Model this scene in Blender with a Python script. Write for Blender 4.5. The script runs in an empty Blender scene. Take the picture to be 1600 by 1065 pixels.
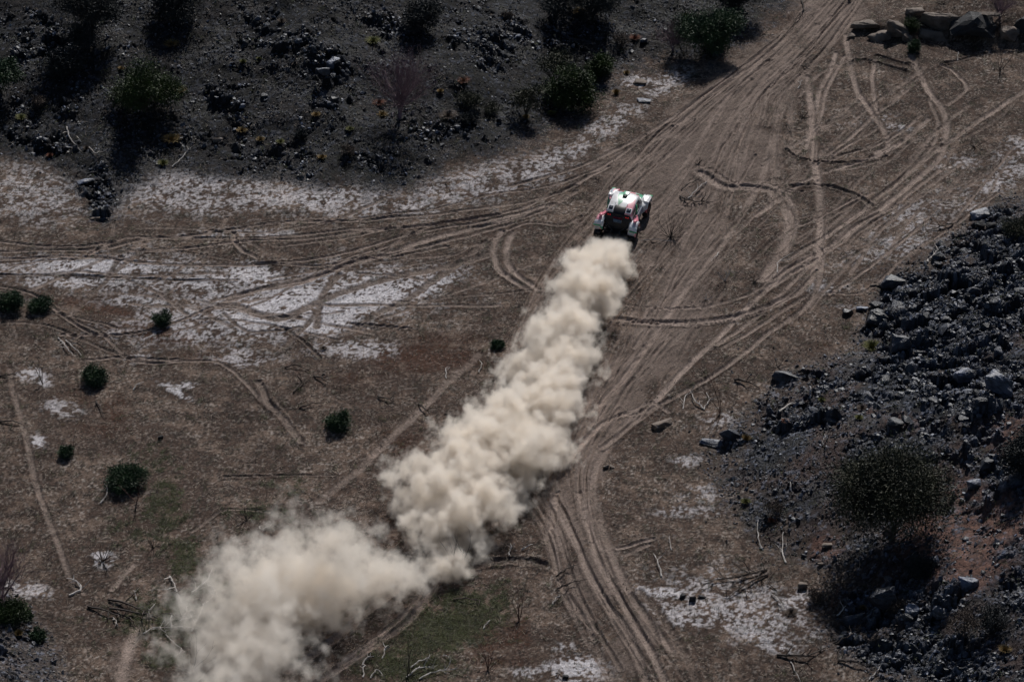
import bpy, bmesh, math, random
import numpy as np
from mathutils import Vector, Matrix, Quaternion

random.seed(7)
SC = bpy.context.scene
COL = SC.collection

# ------------------------------------------------------------------ camera
PITCH = math.radians(32.0); DIST = 200.0; FPX = 5692.0
PW, PH = 1600.0, 1065.0
CAM = np.array([0.0, -DIST*math.cos(PITCH), DIST*math.sin(PITCH)])
cam = bpy.data.cameras.new('camera'); camo = bpy.data.objects.new('camera', cam); COL.objects.link(camo)
cam.sensor_width = 36.0; cam.lens = 36.0*FPX/PW; cam.clip_start = 1.0; cam.clip_end = 8000
camo.location = CAM; camo.rotation_euler = (math.pi/2-PITCH, 0, 0)
SC.camera = camo

# ------------------------------------------------------------------ sky, sun, exposure
SUN_EL = math.radians(40); SUN_AZ = math.radians(12)      # azimuth clockwise from +Y
w = bpy.data.worlds.new('World'); SC.world = w; w.use_nodes = True
wn = w.node_tree
sky = wn.nodes.new('ShaderNodeTexSky'); sky.sky_type = 'NISHITA'; sky.sun_disc = False
sky.sun_elevation = SUN_EL; sky.sun_rotation = SUN_AZ; sky.air_density = 1.0; sky.dust_density = 0.6
wn.links.new(sky.outputs[0], wn.nodes['Background'].inputs[0]); wn.nodes['Background'].inputs[1].default_value = 0.05
sun = bpy.data.lights.new('sun', 'SUN'); sun.energy = 5.0; sun.angle = math.radians(0.5); sun.color = (1.0, 0.965, 0.92)
suno = bpy.data.objects.new('sun', sun); COL.objects.link(suno)
sdir = Vector((math.sin(SUN_AZ)*math.cos(SUN_EL), math.cos(SUN_AZ)*math.cos(SUN_EL), math.sin(SUN_EL)))
suno.rotation_euler = sdir.to_track_quat('Z', 'Y').to_euler(); suno.location = sdir*120
SC.view_settings.view_transform = 'Standard'; SC.view_settings.look = 'None'
SC.view_settings.exposure = -0.27; SC.view_settings.gamma = 1.0
SC.cycles.use_denoising = True
SC.cycles.max_bounces = 10; SC.cycles.diffuse_bounces = 2; SC.cycles.glossy_bounces = 2
SC.cycles.volume_bounces = 8; SC.cycles.transparent_max_bounces = 12
SC.cycles.volume_step_rate = 0.065; SC.cycles.volume_max_steps = 300
SC.cycles.use_adaptive_sampling = True; SC.cycles.adaptive_threshold = 0.03; SC.cycles.adaptive_min_samples = 20
SC.cycles.sample_clamp_indirect = 4.0

# ------------------------------------------------------------------ numeric helpers
def gtab(seed):
    r = np.random.RandomState(seed); a = r.rand(256, 256).astype(np.float32)*6.2831853
    return np.cos(a), np.sin(a)
_GT = {}
def gnoise(x, y, seed=0):
    if seed not in _GT: _GT[seed] = gtab(seed)
    gx, gy = _GT[seed]
    xi = np.floor(x).astype(np.int32); yi = np.floor(y).astype(np.int32)
    fx = (x-xi).astype(np.float32); fy = (y-yi).astype(np.float32)
    u = fx*fx*fx*(fx*(fx*6-15)+10); v = fy*fy*fy*(fy*(fy*6-15)+10)
    x0 = xi & 255; x1 = (xi+1) & 255; y0 = yi & 255; y1 = (yi+1) & 255
    a = gx[x0, y0]*fx+gy[x0, y0]*fy; b = gx[x1, y0]*(fx-1)+gy[x1, y0]*fy
    c = gx[x0, y1]*fx+gy[x0, y1]*(fy-1); d = gx[x1, y1]*(fx-1)+gy[x1, y1]*(fy-1)
    return ((a+u*(b-a))*(1-v)+(c+u*(d-c))*v)*1.5
def fbm(x, y, size, octs=4, seed=0, gain=0.5):
    s = 0; a = 1.0; t = 0; f = 1.0/size
    for o in range(octs):
        s = s+a*gnoise(x*f+o*17.3, y*f+o*9.1, seed+o); t += a; a *= gain; f *= 2.03
    return s/t
def worley(x, y, size, seed=0):
    r = np.random.RandomState(seed); T = r.rand(5, 128, 128).astype(np.float32)
    X = x/size; Y = y/size; xi = np.floor(X).astype(np.int32); yi = np.floor(Y).astype(np.int32)
    f1 = np.full(X.shape, 9., np.float32); f2 = f1.copy(); out = [np.zeros(X.shape, np.float32) for _ in range(5)]
    for i in (-1, 0, 1):
        for j in (-1, 0, 1):
            a = (xi+i) & 127; b = (yi+j) & 127
            dx = (X-(xi+i+T[0, a, b])).astype(np.float32); dy = (Y-(yi+j+T[1, a, b])).astype(np.float32)
            d = dx*dx+dy*dy; m = d < f1
            f2 = np.where(m, f1, np.minimum(f2, d)); f1 = np.where(m, d, f1)
            for k, q in enumerate((T[2, a, b], T[3, a, b], T[4, a, b], dx, dy)):
                out[k] = np.where(m, q, out[k])
    return np.sqrt(f1), np.sqrt(f2), out      # random id, tilt x, tilt y, dx, dy
def sstep(a, b, x):
    t = np.clip((x-a)/(b-a), 0, 1); return t*t*(3-2*t)
cp, sp = math.cos(PITCH), math.sin(PITCH)
def rays(px, py):
    px = np.asarray(px, float); py = np.asarray(py, float)
    a = (px-PW/2)/FPX; b = (PH/2-py)/FPX
    return np.stack([a, cp+b*sp, -sp+b*cp], -1)
def flat(px, py, z=0.0):                  # survey point -> map coordinates on the wadi floor
    d = rays(px, py); t = (z-CAM[2])/d[..., 2]
    return CAM[0]+d[..., 0]*t, CAM[1]+d[..., 1]*t
def unproject(x, y, z):                   # map coordinates -> survey sheet coordinates
    dx = x-CAM[0]; dy = y-CAM[1]; dz = z-CAM[2]
    f = dy*cp-dz*sp; u = dy*sp+dz*cp
    return PW/2+FPX*dx/f, PH/2-FPX*u/f
def catmull(pts, n=8):
    P = [np.array(p, float) for p in pts]
    P = [2*P[0]-P[1]]+P+[2*P[-1]-P[-2]]; out = []
    for i in range(1, len(P)-2):
        for k in range(n):
            t = k/n
            out.append(0.5*((2*P[i])+(-P[i-1]+P[i+1])*t+(2*P[i-1]-5*P[i]+4*P[i+1]-P[i+2])*t*t+(-P[i-1]+3*P[i]-3*P[i+1]+P[i+2])*t**3))
    out.append(P[-2]); return np.array(out)
def sdist(x, y, poly):                    # signed distance, positive inside the closed polygon
    poly = np.asarray(poly, float); n = len(poly)
    d = np.full(x.shape, 1e9); inside = np.zeros(x.shape, bool)
    for i in range(n):
        ax, ay = poly[i]; bx, by = poly[(i+1) % n]
        ex, ey = bx-ax, by-ay; L = ex*ex+ey*ey+1e-9
        t = np.clip(((x-ax)*ex+(y-ay)*ey)/L, 0, 1)
        d = np.minimum(d, (x-ax-t*ex)**2+(y-ay-t*ey)**2)
        c = ((ay > y) != (by > y)) & (x < ex*(y-ay)/(ey if abs(ey) > 1e-9 else 1e-9)+ax)
        inside ^= c
    d = np.sqrt(d); return np.where(inside, d, -d)
def pxpoly(pts):
    a = np.array(pts, float); x, y = flat(a[:, 0], a[:, 1]); return np.stack([x, y], -1)

# ------------------------------------------------------------------ materials
def mat(name, color, rough=0.8, spec=0.3, var=0.25, scale=6.0, color2=None, bump=0.0, bscale=30.0, objvar=0.0, metallic=0.0, coat=0.0, transl=0.0):
    m = bpy.data.materials.new(name); m.use_nodes = True; t = m.node_tree; N = t.nodes; L = t.links
    b = N['Principled BSDF']; b.inputs['Roughness'].default_value = rough; b.inputs['Specular IOR Level'].default_value = spec
    b.inputs['Metallic'].default_value = metallic; b.inputs['Coat Weight'].default_value = coat
    tc = N.new('ShaderNodeTexCoord'); nz = N.new('ShaderNodeTexNoise'); nz.inputs['Scale'].default_value = scale; nz.inputs['Detail'].default_value = 5
    L.new(tc.outputs['Object'], nz.inputs['Vector'])
    mx = N.new('ShaderNodeMix'); mx.data_type = 'RGBA'
    c2 = color2 or tuple(c*(1-var) for c in color); c1 = color if color2 else tuple(min(1, c*(1+var)) for c in color)
    mx.inputs[6].default_value = (*c1, 1); mx.inputs[7].default_value = (*c2, 1)
    rp = N.new('ShaderNodeMapRange'); rp.inputs[1].default_value = 0.35; rp.inputs[2].default_value = 0.65
    L.new(nz.outputs[0], rp.inputs[0]); L.new(rp.outputs[0], mx.inputs[0]); last = mx.outputs[2]
    if objvar:
        oi = N.new('ShaderNodeObjectInfo'); mr = N.new('ShaderNodeMapRange'); mr.inputs[3].default_value = 1-objvar; mr.inputs[4].default_value = 1+objvar
        L.new(oi.outputs['Random'], mr.inputs[0]); vm = N.new('ShaderNodeVectorMath'); vm.operation = 'SCALE'
        L.new(last, vm.inputs[0]); L.new(mr.outputs[0], vm.inputs[3]); last = vm.outputs[0]
    L.new(last, b.inputs['Base Color'])
    if bump:
        bn = N.new('ShaderNodeTexNoise'); bn.inputs['Scale'].default_value = bscale; bn.inputs['Detail'].default_value = 4
        L.new(tc.outputs['Object'], bn.inputs['Vector'])
        bp = N.new('ShaderNodeBump'); bp.inputs['Strength'].default_value = 1; bp.inputs['Distance'].default_value = bump
        L.new(bn.outputs[0], bp.inputs['Height']); L.new(bp.outputs[0], b.inputs['Normal'])
    return m

# ------------------------------------------------------------------ object helpers
def link(name, me, m=None, parent=None):
    o = bpy.data.objects.new(name, me); COL.objects.link(o)
    if m is not None:
        for q in (m if isinstance(m, (list, tuple)) else [m]): me.materials.append(q)
    if parent: o.parent = parent
    return o
def tag(o, label=None, cat=None, group=None, kind=None):
    if label: o['label'] = label
    if cat: o['category'] = cat
    if group: o['group'] = group
    if kind: o['kind'] = kind
    return o
def empty(name, loc, rz=0.0):
    o = bpy.data.objects.new(name, None); COL.objects.link(o); o.location = loc; o.rotation_euler = (0, 0, rz); o.empty_display_size = 0.3
    return o
def np_mesh(name, V, F, smooth=False):
    V = np.asarray(V, np.float32); F = np.asarray(F, np.int32); k = F.shape[1]
    me = bpy.data.meshes.new(name)
    me.vertices.add(len(V)); me.vertices.foreach_set('co', V.ravel())
    me.loops.add(F.size); me.loops.foreach_set('vertex_index', F.ravel())
    me.polygons.add(len(F)); me.polygons.foreach_set('loop_start', np.arange(0, F.size, k, dtype=np.int32))
    me.polygons.foreach_set('use_smooth', np.full(len(F), smooth)); me.update(calc_edges=True)
    return me
# ================================================================== GROUND: one sheet, fine in the middle, coarse to the horizon
def axis(a, b, step, far):
    mid = np.arange(a, b, step); g = []; s = step; p = 0
    while p < far: s *= 1.18; p += s; g.append(p)
    g = np.array(g); return np.concatenate([a-g[::-1], mid, mid[-1]+g])
GXA = axis(-36, 36, 0.06, 2500); GYA = axis(-35, 48, 0.09, 2500)
GX, GY = np.meshgrid(GXA, GYA)            # rows = y
EX = 400
HILL_A = pxpoly([(-EX*6, 230), (-30, 250), (60, 262), (130, 300), (165, 345), (195, 300), (260, 262), (330, 280), (420, 292), (520, 300), (600, 302), (640, 290), (700, 248), (790, 236), (860, 205),
                 (930, 160), (960, 118), (1010, 92), (1080, 92), (1140, 92), (1180, 50), (1215, 12), (1280, -60), (1500, -500), (1500, -1500), (-EX*6, -1500)])
HILL_B = pxpoly([(2600, 120), (1900, 240), (1600, 300), (1530, 325), (1450, 385), (1385, 432), (1345, 480), (1315, 540), (1215, 580), (1170, 620), (1110, 690), (1095, 730), (1130, 790), (1180, 850),
                 (1275, 905), (1285, 950), (1300, 1010), (1340, 1050), (1350, 1500), (1350, 2400), (3200, 2400), (3200, 120)])
HILL_C = pxpoly([(-60, 800), (-10, 880), (55, 955), (95, 1010), (120, 1065), (150, 1300), (150, 2000), (-1500, 2000), (-1500, 800)])
HILL_D = pxpoly([(1350, 48), (1400, 62), (1450, 58), (1520, 66), (1600, 72), (1900, 70), (2600, 60), (2600, -800), (1700, -800), (1480, -120), (1400, 10)])
def slope(d, k, w, cap):
    h = np.where(d > 0, k*(np.sqrt(d*d+w*w)-w), 0.0); return cap*np.tanh(h/cap)
bw = fbm(GX, GY, 9, 3, 3)*1.5
dA = sdist(GX, GY, HILL_A)+bw*0.8; dB = sdist(GX, GY, HILL_B)+bw*0.6; dC = sdist(GX, GY, HILL_C)+bw*0.3; dD = sdist(GX, GY, HILL_D)
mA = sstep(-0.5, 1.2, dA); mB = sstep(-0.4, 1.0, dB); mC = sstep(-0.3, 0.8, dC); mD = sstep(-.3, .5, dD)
Z = slope(dA, 0.27, 1.2, 60)+slope(dB, 0.30, 0.8, 45)+slope(dC, 0.45, 0.8, 30)+slope(dD, 0.30, 0.5, 30)
Z += mD*0.35
Z += fbm(GX, GY, 14, 3, 11)*0.35+fbm(GX, GY, 3.0, 3, 15)*0.10
Z += (mA+mB)*(fbm(GX, GY, 5, 4, 21)*0.55)
U, V = unproject(GX, GY, Z)               # where each point of the sheet lies on the survey of the place

# ---- wheel tracks
rutD = np.zeros(GX.shape, np.float32); sandM = np.zeros(GX.shape, np.float32); darkM = np.zeros(GX.shape, np.float32)
_D = np.full(GX.shape, 9.0, np.float32)
def track(px_pts, w=0.17, depth=0.05, sand=0.6, dark=0.0, n=8, berm=1.0, wob=0.05):
    P = catmull(px_pts, n); x, y = flat(P[:, 0], P[:, 1])
    L = np.arange(len(x)); ph = random.random()*100
    x = x+gnoise(L*0.23+ph, L*0+ph, 5)*wob; y = y+gnoise(L*0.21+ph+40, L*0+ph, 6)*wob*1.2
    R = w*3.2; I0 = J0 = 10**9; I1 = J1 = 0
    for i in range(len(x)-1):
        xa, xb = sorted((x[i], x[i+1])); ya, yb = sorted((y[i], y[i+1]))
        j0, j1 = np.searchsorted(GXA, (xa-R, xb+R)); i0, i1 = np.searchsorted(GYA, (ya-R, yb+R))
        if j1 <= j0 or i1 <= i0: continue
        gx = GXA[None, j0:j1]-x[i]; gy = GYA[i0:i1, None]-y[i]
        ex, ey = x[i+1]-x[i], y[i+1]-y[i]; LL = ex*ex+ey*ey+1e-9
        t = np.clip((gx*ex+gy*ey)/LL, 0, 1)
        d = np.sqrt((gx-t*ex)**2+(gy-t*ey)**2)
        _D[i0:i1, j0:j1] = np.minimum(_D[i0:i1, j0:j1], d)
        I0 = min(I0, i0); I1 = max(I1, i1); J0 = min(J0, j0); J1 = max(J1, j1)
    if I1 <= I0: return
    s = (slice(I0, I1), slice(J0, J1)); D = _D[s]
    brk = 0.62+0.38*sstep(-0.25, 0.25, gnoise(GX[s]*0.35+ph, GY[s]*0.35, 33))
    depth = depth*(.85 if sand > .0 else 1); rutD[s] += (-depth*np.exp(-(D/w)**4)+berm*depth*0.8*np.exp(-((D-1.55*w)/(0.5*w))**2))*brk
    sandM[s] = np.maximum(sandM[s], sand*np.exp(-(D/(1.15*w))**4)*brk)
    if dark: darkM[s] = np.maximum(darkM[s], dark*np.exp(-(D/(0.9*w))**4)*brk)
    _D[s] = 9.0
def pair(pts, gap, **k):                  # the two ruts of one vehicle
    P = np.array(pts, float); T = np.gradient(P, axis=0); nrm = np.stack([-T[:, 1], T[:, 0]], 1)
    nrm /= np.linalg.norm(nrm, axis=1, keepdims=True)+1e-9; nrm[:, 1] *= 0.55
    track(P+nrm*gap/2, **k); track(P-nrm*gap/2, **k)

# main trail: many ruts between its two edges
EL = [(1330, -60), (1268, 0), (1190, 80), (1100, 150), (1010, 225), (915, 330), (850, 430), (800, 545), (770, 640), (790, 760), (845, 830), (880, 930), (950, 1065), (990, 1130)]
ER = [(1420, -60), (1370, 0), (1322, 70), (1262, 150), (1252, 250), (1245, 330), (1160, 440), (1085, 545), (1010, 635), (945, 715), (935, 800), (985, 930), (1080, 1065), (1110, 1130)]
EL = catmull(EL, 6); ER = catmull(ER, 6)
rr = np.random.RandomState(5)
for k in range(95):
    a = rr.rand(); drift = (rr.rand()-.5)*0.5; n = len(EL); i0 = rr.randint(0, n-24) if rr.rand() < .75 else 0; ln = rr.randint(16, 44)
    if k < 6: i0 = 0; ln = n; drift *= .5
    if i0+ln > 58: ln = min(ln, 22)
    idx = np.arange(i0, min(n, i0+ln), 3); f = np.clip(a+drift*(idx-i0)/max(1, ln)+0.04*np.sin(idx*.3+k), 0, 1)[:, None]
    track(EL[idx]*(1-f)+ER[idx]*f, w=0.08+0.13*rr.rand()**2, depth=0.03+0.05*rr.rand(), sand=0.15+.55*rr.rand(), dark=0.55*rr.rand()**2, n=3)
TR = [
 ([(1095, 268), (1130, 290), (1160, 291), (1200, 297), (1215, 305), (1225, 321), (1233, 343), (1229, 371), (1219, 397), (1190, 440)], .34, .12, .9, .35),
 ([(1110, 262), (1140, 281), (1175, 288), (1210, 292), (1232, 312), (1242, 340), (1238, 372), (1226, 400)], .18, .06, .8, .2),
 ([(1237, 293), (1265, 289), (1300, 293), (1335, 303), (1362, 320)], .20, .10, .4, .7),
 ([(1228, 232), (1250, 245), (1300, 250), (1340, 249), (1385, 240)], .12, .08, .3, .6),
 ([(1262, 120), (1268, 175), (1271, 230), (1280, 300), (1282, 350), (1278, 400), (1265, 440), (1230, 468), (1170, 490), (1100, 503), (1030, 508), (960, 503)], .26, .09, 1, .2),
 ([(1272, 380), (1284, 400), (1279, 445), (1258, 480), (1200, 521), (1150, 565), (1090, 605), (1020, 640), (940, 700)], .18, .08, .8, .35),
 ([(955, 472), (985, 482), (1040, 485), (1100, 480), (1160, 465), (1210, 440), (1262, 400)], .15, .05, .75, .2),
 ([(965, 510), (1000, 506), (1060, 512), (1130, 503), (1190, 487), (1240, 463), (1275, 425)], .10, .06, .7, .5),
 ([(1423, 91), (1436, 112), (1451, 144), (1474, 172), (1479, 208), (1469, 241), (1441, 269), (1400, 305), (1340, 352), (1285, 392), (1200, 440)], .22, .07, 1, .2),
 ([(1452, 155), (1465, 190), (1462, 215), (1440, 245), (1377, 300), (1300, 360), (1240, 400)], .13, .05, .7, .2),
 ([(1600, 142), (1514, 198), (1440, 250), (1380, 300), (1320, 350), (1230, 410)], .2, .06, .9, .1),
 ([(1450, 185), (1415, 215), (1377, 236), (1339, 251), (1290, 268), (1240, 295), (1180, 340)], .2, .06, .9, .1),
 ([(1440, 178), (1405, 205), (1360, 226), (1320, 238), (1275, 255)], .13, .05, .8, .2),
 ([(1322, 55), (1328, 100), (1340, 140), (1362, 172), (1382, 200), (1388, 222), (1370, 235)], .2, .07, 1, .2),
 ([(1306, 84), (1298, 110), (1284, 135), (1273, 175), (1260, 230)], .17, .05, .9, .0),
 ([(1318, 90), (1292, 140), (1285, 170), (1272, 215), (1268, 250)], .14, .05, .9, .0),
 ([(1428, 132), (1400, 155), (1372, 172), (1330, 210), (1290, 240)], .15, .05, .8, .0),
 ([(1368, 95), (1363, 120), (1368, 160), (1372, 172)], .15, .05, .8, .0),
 ([(1329, 97), (1350, 95), (1385, 104), (1415, 111)], .12, .1, .2, .9),
 ([(1370, 88), (1400, 98), (1425, 102)], .10, .1, .2, .9),
 ([(1330, 96), (1305, 103), (1275, 120), (1250, 150)], .15, .05, .8, .1),
 ([(1475, 100), (1500, 95), (1540, 85), (1600, 82)], .15, .1, .2, .7),
 ([(1470, 103), (1490, 112), (1510, 135), (1500, 150), (1480, 165)], .15, .06, .8, .2),
 ([(1372, 195), (1340, 215), (1300, 240)], .12, .04, .7, 0),
 ([(1560, 300), (1500, 345), (1420, 400), (1350, 455), (1297, 458)], .12, .04, .6, 0),
 ([(1450, 345), (1400, 385), (1350, 425), (1296, 460)], .12, .05, .9, .1),
 ([(1400, 318), (1350, 345), (1320, 370), (1283, 400), (1240, 430)], .16, .05, .9, .1),
 ([(1380, 330), (1330, 355), (1290, 390), (1230, 425), (1180, 470)], .16, .05, .9, .1),
 ([(1470, 262), (1420, 300), (1380, 335), (1285, 400), (1200, 480), (1120, 540)], .16, .05, .8, .1),
 ([(1350, 300), (1300, 330), (1245, 356), (1210, 378)], .12, .05, .8, .1),
 ([(0, 394), (147, 392), (228, 374), (314, 366), (420, 350), (560, 345), (700, 330), (850, 310), (950, 262)], .16, .05, .8, .35),
 ([(0, 378), (100, 388), (180, 380)], .15, .05, .8, .35),
 ([(0, 407), (152, 404), (240, 411), (400, 412), (520, 400), (640, 365), (760, 345), (870, 320)], .15, .05, .8, .35),
 ([(200, 392), (280, 388), (380, 378), (480, 375), (560, 362), (660, 352), (780, 335)], .15, .05, .8, .35),
 ([(140, 400), (200, 372), (300, 372), (430, 372), (540, 360), (650, 352), (800, 330), (900, 290)], .15, .05, .8, .35),
 ([(0, 432), (180, 433), (300, 436), (370, 436)], .13, .06, .4, .6),
 ([(340, 478), (400, 452), (463, 442), (522, 422), (603, 397), (653, 379), (730, 359), (850, 330)], .26, .06, .9, .25),
 ([(330, 470), (420, 446), (500, 430), (570, 405), (640, 390), (720, 372), (800, 350)], .16, .05, .8, .25),
 ([(340, 480), (370, 478), (433, 498), (501, 470), (552, 452), (615, 435), (680, 420), (760, 400)], .30, .05, .5, .75),
 ([(400, 410), (450, 412), (510, 415), (560, 405), (620, 400), (700, 385)], .13, .05, .7, .3),
 ([(510, 420), (540, 405), (600, 385), (680, 350), (760, 340)], .13, .05, .7, .3),
 ([(540, 520), (577, 498), (628, 473), (679, 437), (730, 402), (760, 380)], .26, .05, .4, .8),
 ([(495, 510), (500, 470), (515, 445), (530, 430)], .22, .05, .4, .8),
 ([(440, 545), (480, 505), (500, 480)], .2, .05, .3, .7),
 ([(784, 362), (773, 380), (772, 397), (780, 422), (800, 440), (845, 465)], .2, .06, .9, .25),
 ([(802, 365), (793, 385), (792, 405), (805, 430), (840, 455)], .2, .06, .9, .25),
 ([(790, 362), (830, 350), (880, 355), (910, 340)], .15, .05, .6, .25),
 ([(365, 364), (368, 379), (380, 392), (402, 402)], .15, .06, .9, .2),
 ([(150, 395), (175, 370), (178, 350)], .14, .05, .4, .3),
 ([(168, 430), (180, 415), (190, 402)], .2, .05, .2, .8),
 ([(15, 575), (25, 625), (40, 680), (60, 765), (85, 830), (110, 900), (132, 925)], .16, .04, .5, .2),
 ([(498, 782), (545, 745), (590, 700), (625, 668), (660, 635), (700, 595), (748, 552)], .24, .04, .62, .15),
 ([(0, 450), (60, 465), (110, 500), (160, 522), (250, 510), (330, 480)], .13, .06, .8, .3),
 ([(120, 500), (160, 520), (210, 560), (290, 562), (350, 570), (420, 640)], .13, .05, .7, .3),
 ([(0, 505), (80, 510), (170, 545), (225, 560)], .13, .05, .4, .5),
 ([(95, 523), (150, 520), (162, 515)], .13, .05, .9, .1),
 ([(130, 560), (200, 555), (280, 560)], .13, .05, .7, .3),
 ([(405, 600), (420, 630), (445, 655), (470, 690)], .2, .07, .6, .6),
 ([(410, 605), (415, 625), (430, 640)], .2, .07, .9, .2),
 ([(350, 490), (370, 510), (400, 520), (470, 510)], .15, .05, .3, .6),
 ([(550, 505), (590, 510), (640, 515)], .12, .06, .7, .3),
 ([(440, 510), (470, 530), (500, 560)], .12, .06, .3, .6),
 ([(350, 745), (400, 742), (450, 740), (520, 740)], .12, .05, .4, .5),
 ([(175, 920), (195, 895), (210, 880)], .16, .05, .9, .0),
 ([(190, 1065), (200, 1020), (215, 980)], .3, .04, .9, .1),
 ([(720, 655), (760, 690), (800, 700)], .2, .04, .8, .1),
 ([(800, 800), (740, 845), (690, 900), (640, 965), (570, 1015), (500, 1065), (440, 1110)], .22, .09, .9, .5),
 ([(770, 795), (700, 850), (640, 905), (580, 950), (520, 1000), (450, 1050)], .22, .09, .9, .5),
 ([(790, 812), (720, 865), (660, 930), (600, 985), (530, 1035)], .14, .07, .9, .3),
 ([(740, 885), (780, 878), (820, 878), (850, 884)], .3, .14, .3, .6),
 ([(865, 775), (900, 850), (935, 925), (980, 990), (1010, 1065)], .22, .1, .8, .4),
 ([(905, 770), (925, 840), (935, 880), (965, 930), (1010, 1010), (1040, 1065)], .2, .07, .9, .3),
 ([(1000, 925), (1030, 960), (1060, 1010), (1090, 1065)], .24, .06, .2, .9),
 ([(985, 930), (1010, 965), (1030, 1010)], .18, .05, .2, .7),
 ([(870, 770), (860, 830), (870, 880), (885, 930), (930, 985)], .2, .07, .8, .3),
 ([(855, 775), (865, 810), (850, 850)], .15, .06, .8, .3),
 ([(965, 860), (1000, 850), (1020, 845)], .14, .05, .9, .0),
 ([(975, 870), (1015, 853)], .14, .05, .9, .0),
 ([(1130, 545), (1170, 520), (1200, 500), (1260, 465)], .14, .05, .8, .1),
 ([(900, 700), (940, 660), (990, 640), (1020, 630), (1045, 645)], .14, .05, .9, .1),
 ([(880, 725), (950, 655), (1010, 640), (1060, 590), (1110, 540), (1180, 470), (1250, 420)], .2, .06, 1., .15),
 ([(925, 505), (880, 600), (870, 690), (850, 760)], .2, .07, .8, .4),
 ([(300, 830), (350, 800), (420, 800)], .12, .05, .6, .2),
 ([(1200, 250), (1180, 300), (1130, 380), (1060, 470), (1000, 560), (930, 640)], .2, .06, .8, .3),
 ([(900, 300), (850, 330), (800, 345), (740, 355)], .16, .05, .7, .2),
 ([(1010, 210), (940, 262), (860, 290), (760, 305), (640, 330), (500, 350)], .13, .05, .7, .4),
 ([(1150, 110), (1080, 165), (1000, 215), (900, 262), (800, 290)], .16, .06, .8, .4),
]
for p, a, b, c, d in TR: track(p, w=a*.88, depth=b*1.3, sand=min(1.25, c*1.25), dark=d)
for k in range(70):                       # faint stray ruts, right plain and left plain
    if k < 42:
        x0, y0 = rr.uniform(1180, 1600), rr.uniform(100, 330); ang = math.radians(rr.normal(142, 12)); ln = rr.uniform(80, 260)
    else:
        x0, y0 = rr.uniform(0, 650), rr.uniform(340, 520); ang = math.radians(rr.normal(-8, 12)); ln = rr.uniform(100, 300)
    c = rr.normal(0, .5); P = []
    for i in range(5): P.append((x0, y0)); x0 += math.cos(ang)*ln/4; y0 += math.sin(ang)*ln/4; ang += c/4
    track(P, w=rr.uniform(.08, .15), depth=rr.uniform(.02, .05), sand=rr.uniform(.3, .7), dark=rr.uniform(0, .4))

# ---- zones of the ground
def zone(blobs):
    m = np.zeros(GX.shape, np.float32)
    for cx, cy, rx, ry, ang, s in blobs:
        a = math.radians(ang); du = U-cx; dv = V-cy
        p = (du*math.cos(a)+dv*math.sin(a))/rx; q = (-du*math.sin(a)+dv*math.cos(a))/ry
        m = np.maximum(m, s*np.exp(-(p*p+q*q)**1.5))
    return m
n1 = fbm(GX, GY, 2.2, 4, 41, .6); n2 = fbm(GX, GY, 0.75, 4, 51, .6); n3 = fbm(GX, GY, 0.28, 3, 61, .6); n4 = fbm(GX, GY, 0.9, 3, 71, .55); n5 = fbm(GX, GY, 5, 3, 81); n7 = fbm(GX*.6, GY, 1.4, 4, 119, .65)
PB = [(200, 430, 300, 50, 3, .46), (90, 300, 200, 60, 0, .46), (330, 300, 400, 44, 2, .55), (450, 475, 290, 62, -8, .68), (160, 425, 190, 36, 0, .62), (760, 285, 180, 40, -12, .5), (1160, 950, 160, 60, 20, .5), (1450, 350, 170, 50, -32, .38), (150, 415, 130, 18, 0, .9), (100, 440, 90, 14, 0, .7), (300, 285, 130, 26, 4, .62), (90, 270, 110, 34, 8, .5), (470, 310, 160, 26, 3, .66), (620, 325, 120, 22, 0, .5), (700, 300, 110, 26, -10, .5),
           (560, 300, 80, 24, 0, .55), (330, 440, 90, 16, -5, .75), (400, 430, 60, 22, 10, .85), (440, 480, 130, 36, -12, 1.0), (560, 470, 150, 32, -12, .95), (500, 500, 80, 26, 0, .95), (660, 450, 70, 20, -20, .8),
           (220, 470, 70, 16, 0, .6), (320, 500, 80, 16, 0, .6), (250, 520, 50, 10, 0, .5), (340, 365, 70, 10, 0, .5), (430, 365, 40, 8, 0, .5), (850, 255, 120, 20, -25, .55), (950, 195, 80, 24, -30, .5), (1040, 130, 60, 20, -30, .5),
           (50, 585, 30, 12, 0, .7), (68, 598, 14, 8, 0, .7), (100, 640, 40, 18, 10, .55), (60, 690, 14, 12, 0, .8), (272, 610, 34, 9, 28, .8), (290, 602, 20, 6, 0, .7), (220, 560, 30, 10, 0, .55), (40, 920, 50, 16, 10, .6), (160, 872, 20, 16, 0, .8),
           (560, 545, 90, 18, 0, .55), (380, 560, 60, 20, 0, .5), (1420, 330, 80, 24, -30, .42), (1560, 280, 60, 22, -30, .55), (1340, 400, 60, 20, -20, .4), (1290, 450, 40, 14, 0, .5), (1380, 370, 30, 14, 0, .5), (1330, 480, 30, 8, 0, .45), (1590, 235, 40, 30, 0, .5),
           (1080, 720, 40, 14, 0, .5), (1130, 655, 60, 16, -10, .5), (1100, 770, 60, 16, 0, .5), (1080, 800, 80, 12, 0, .45), (1060, 960, 70, 24, 15, .6), (1130, 960, 90, 34, 15, .6), (1200, 1000, 70, 20, 20, .6), (1040, 925, 60, 10, 5, .8), (1240, 940, 40, 20, 0, .6),
           (900, 1045, 60, 24, 0, .85), (880, 1010, 30, 10, 0, .5), (830, 1050, 40, 12, 0, .6), (1230, 600, 30, 16, 0, .5), (1350, 190, 60, 8, -10, .35), (1400, 200, 40, 8, 0, .45), (1240, 960, 50, 30, 0, .5), (950, 100, 40, 30, 0, .45), (995, 128, 30, 12, 0, .7), (1490, 255, 50, 20, 0, .4)]
zp = zone(PB)
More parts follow.
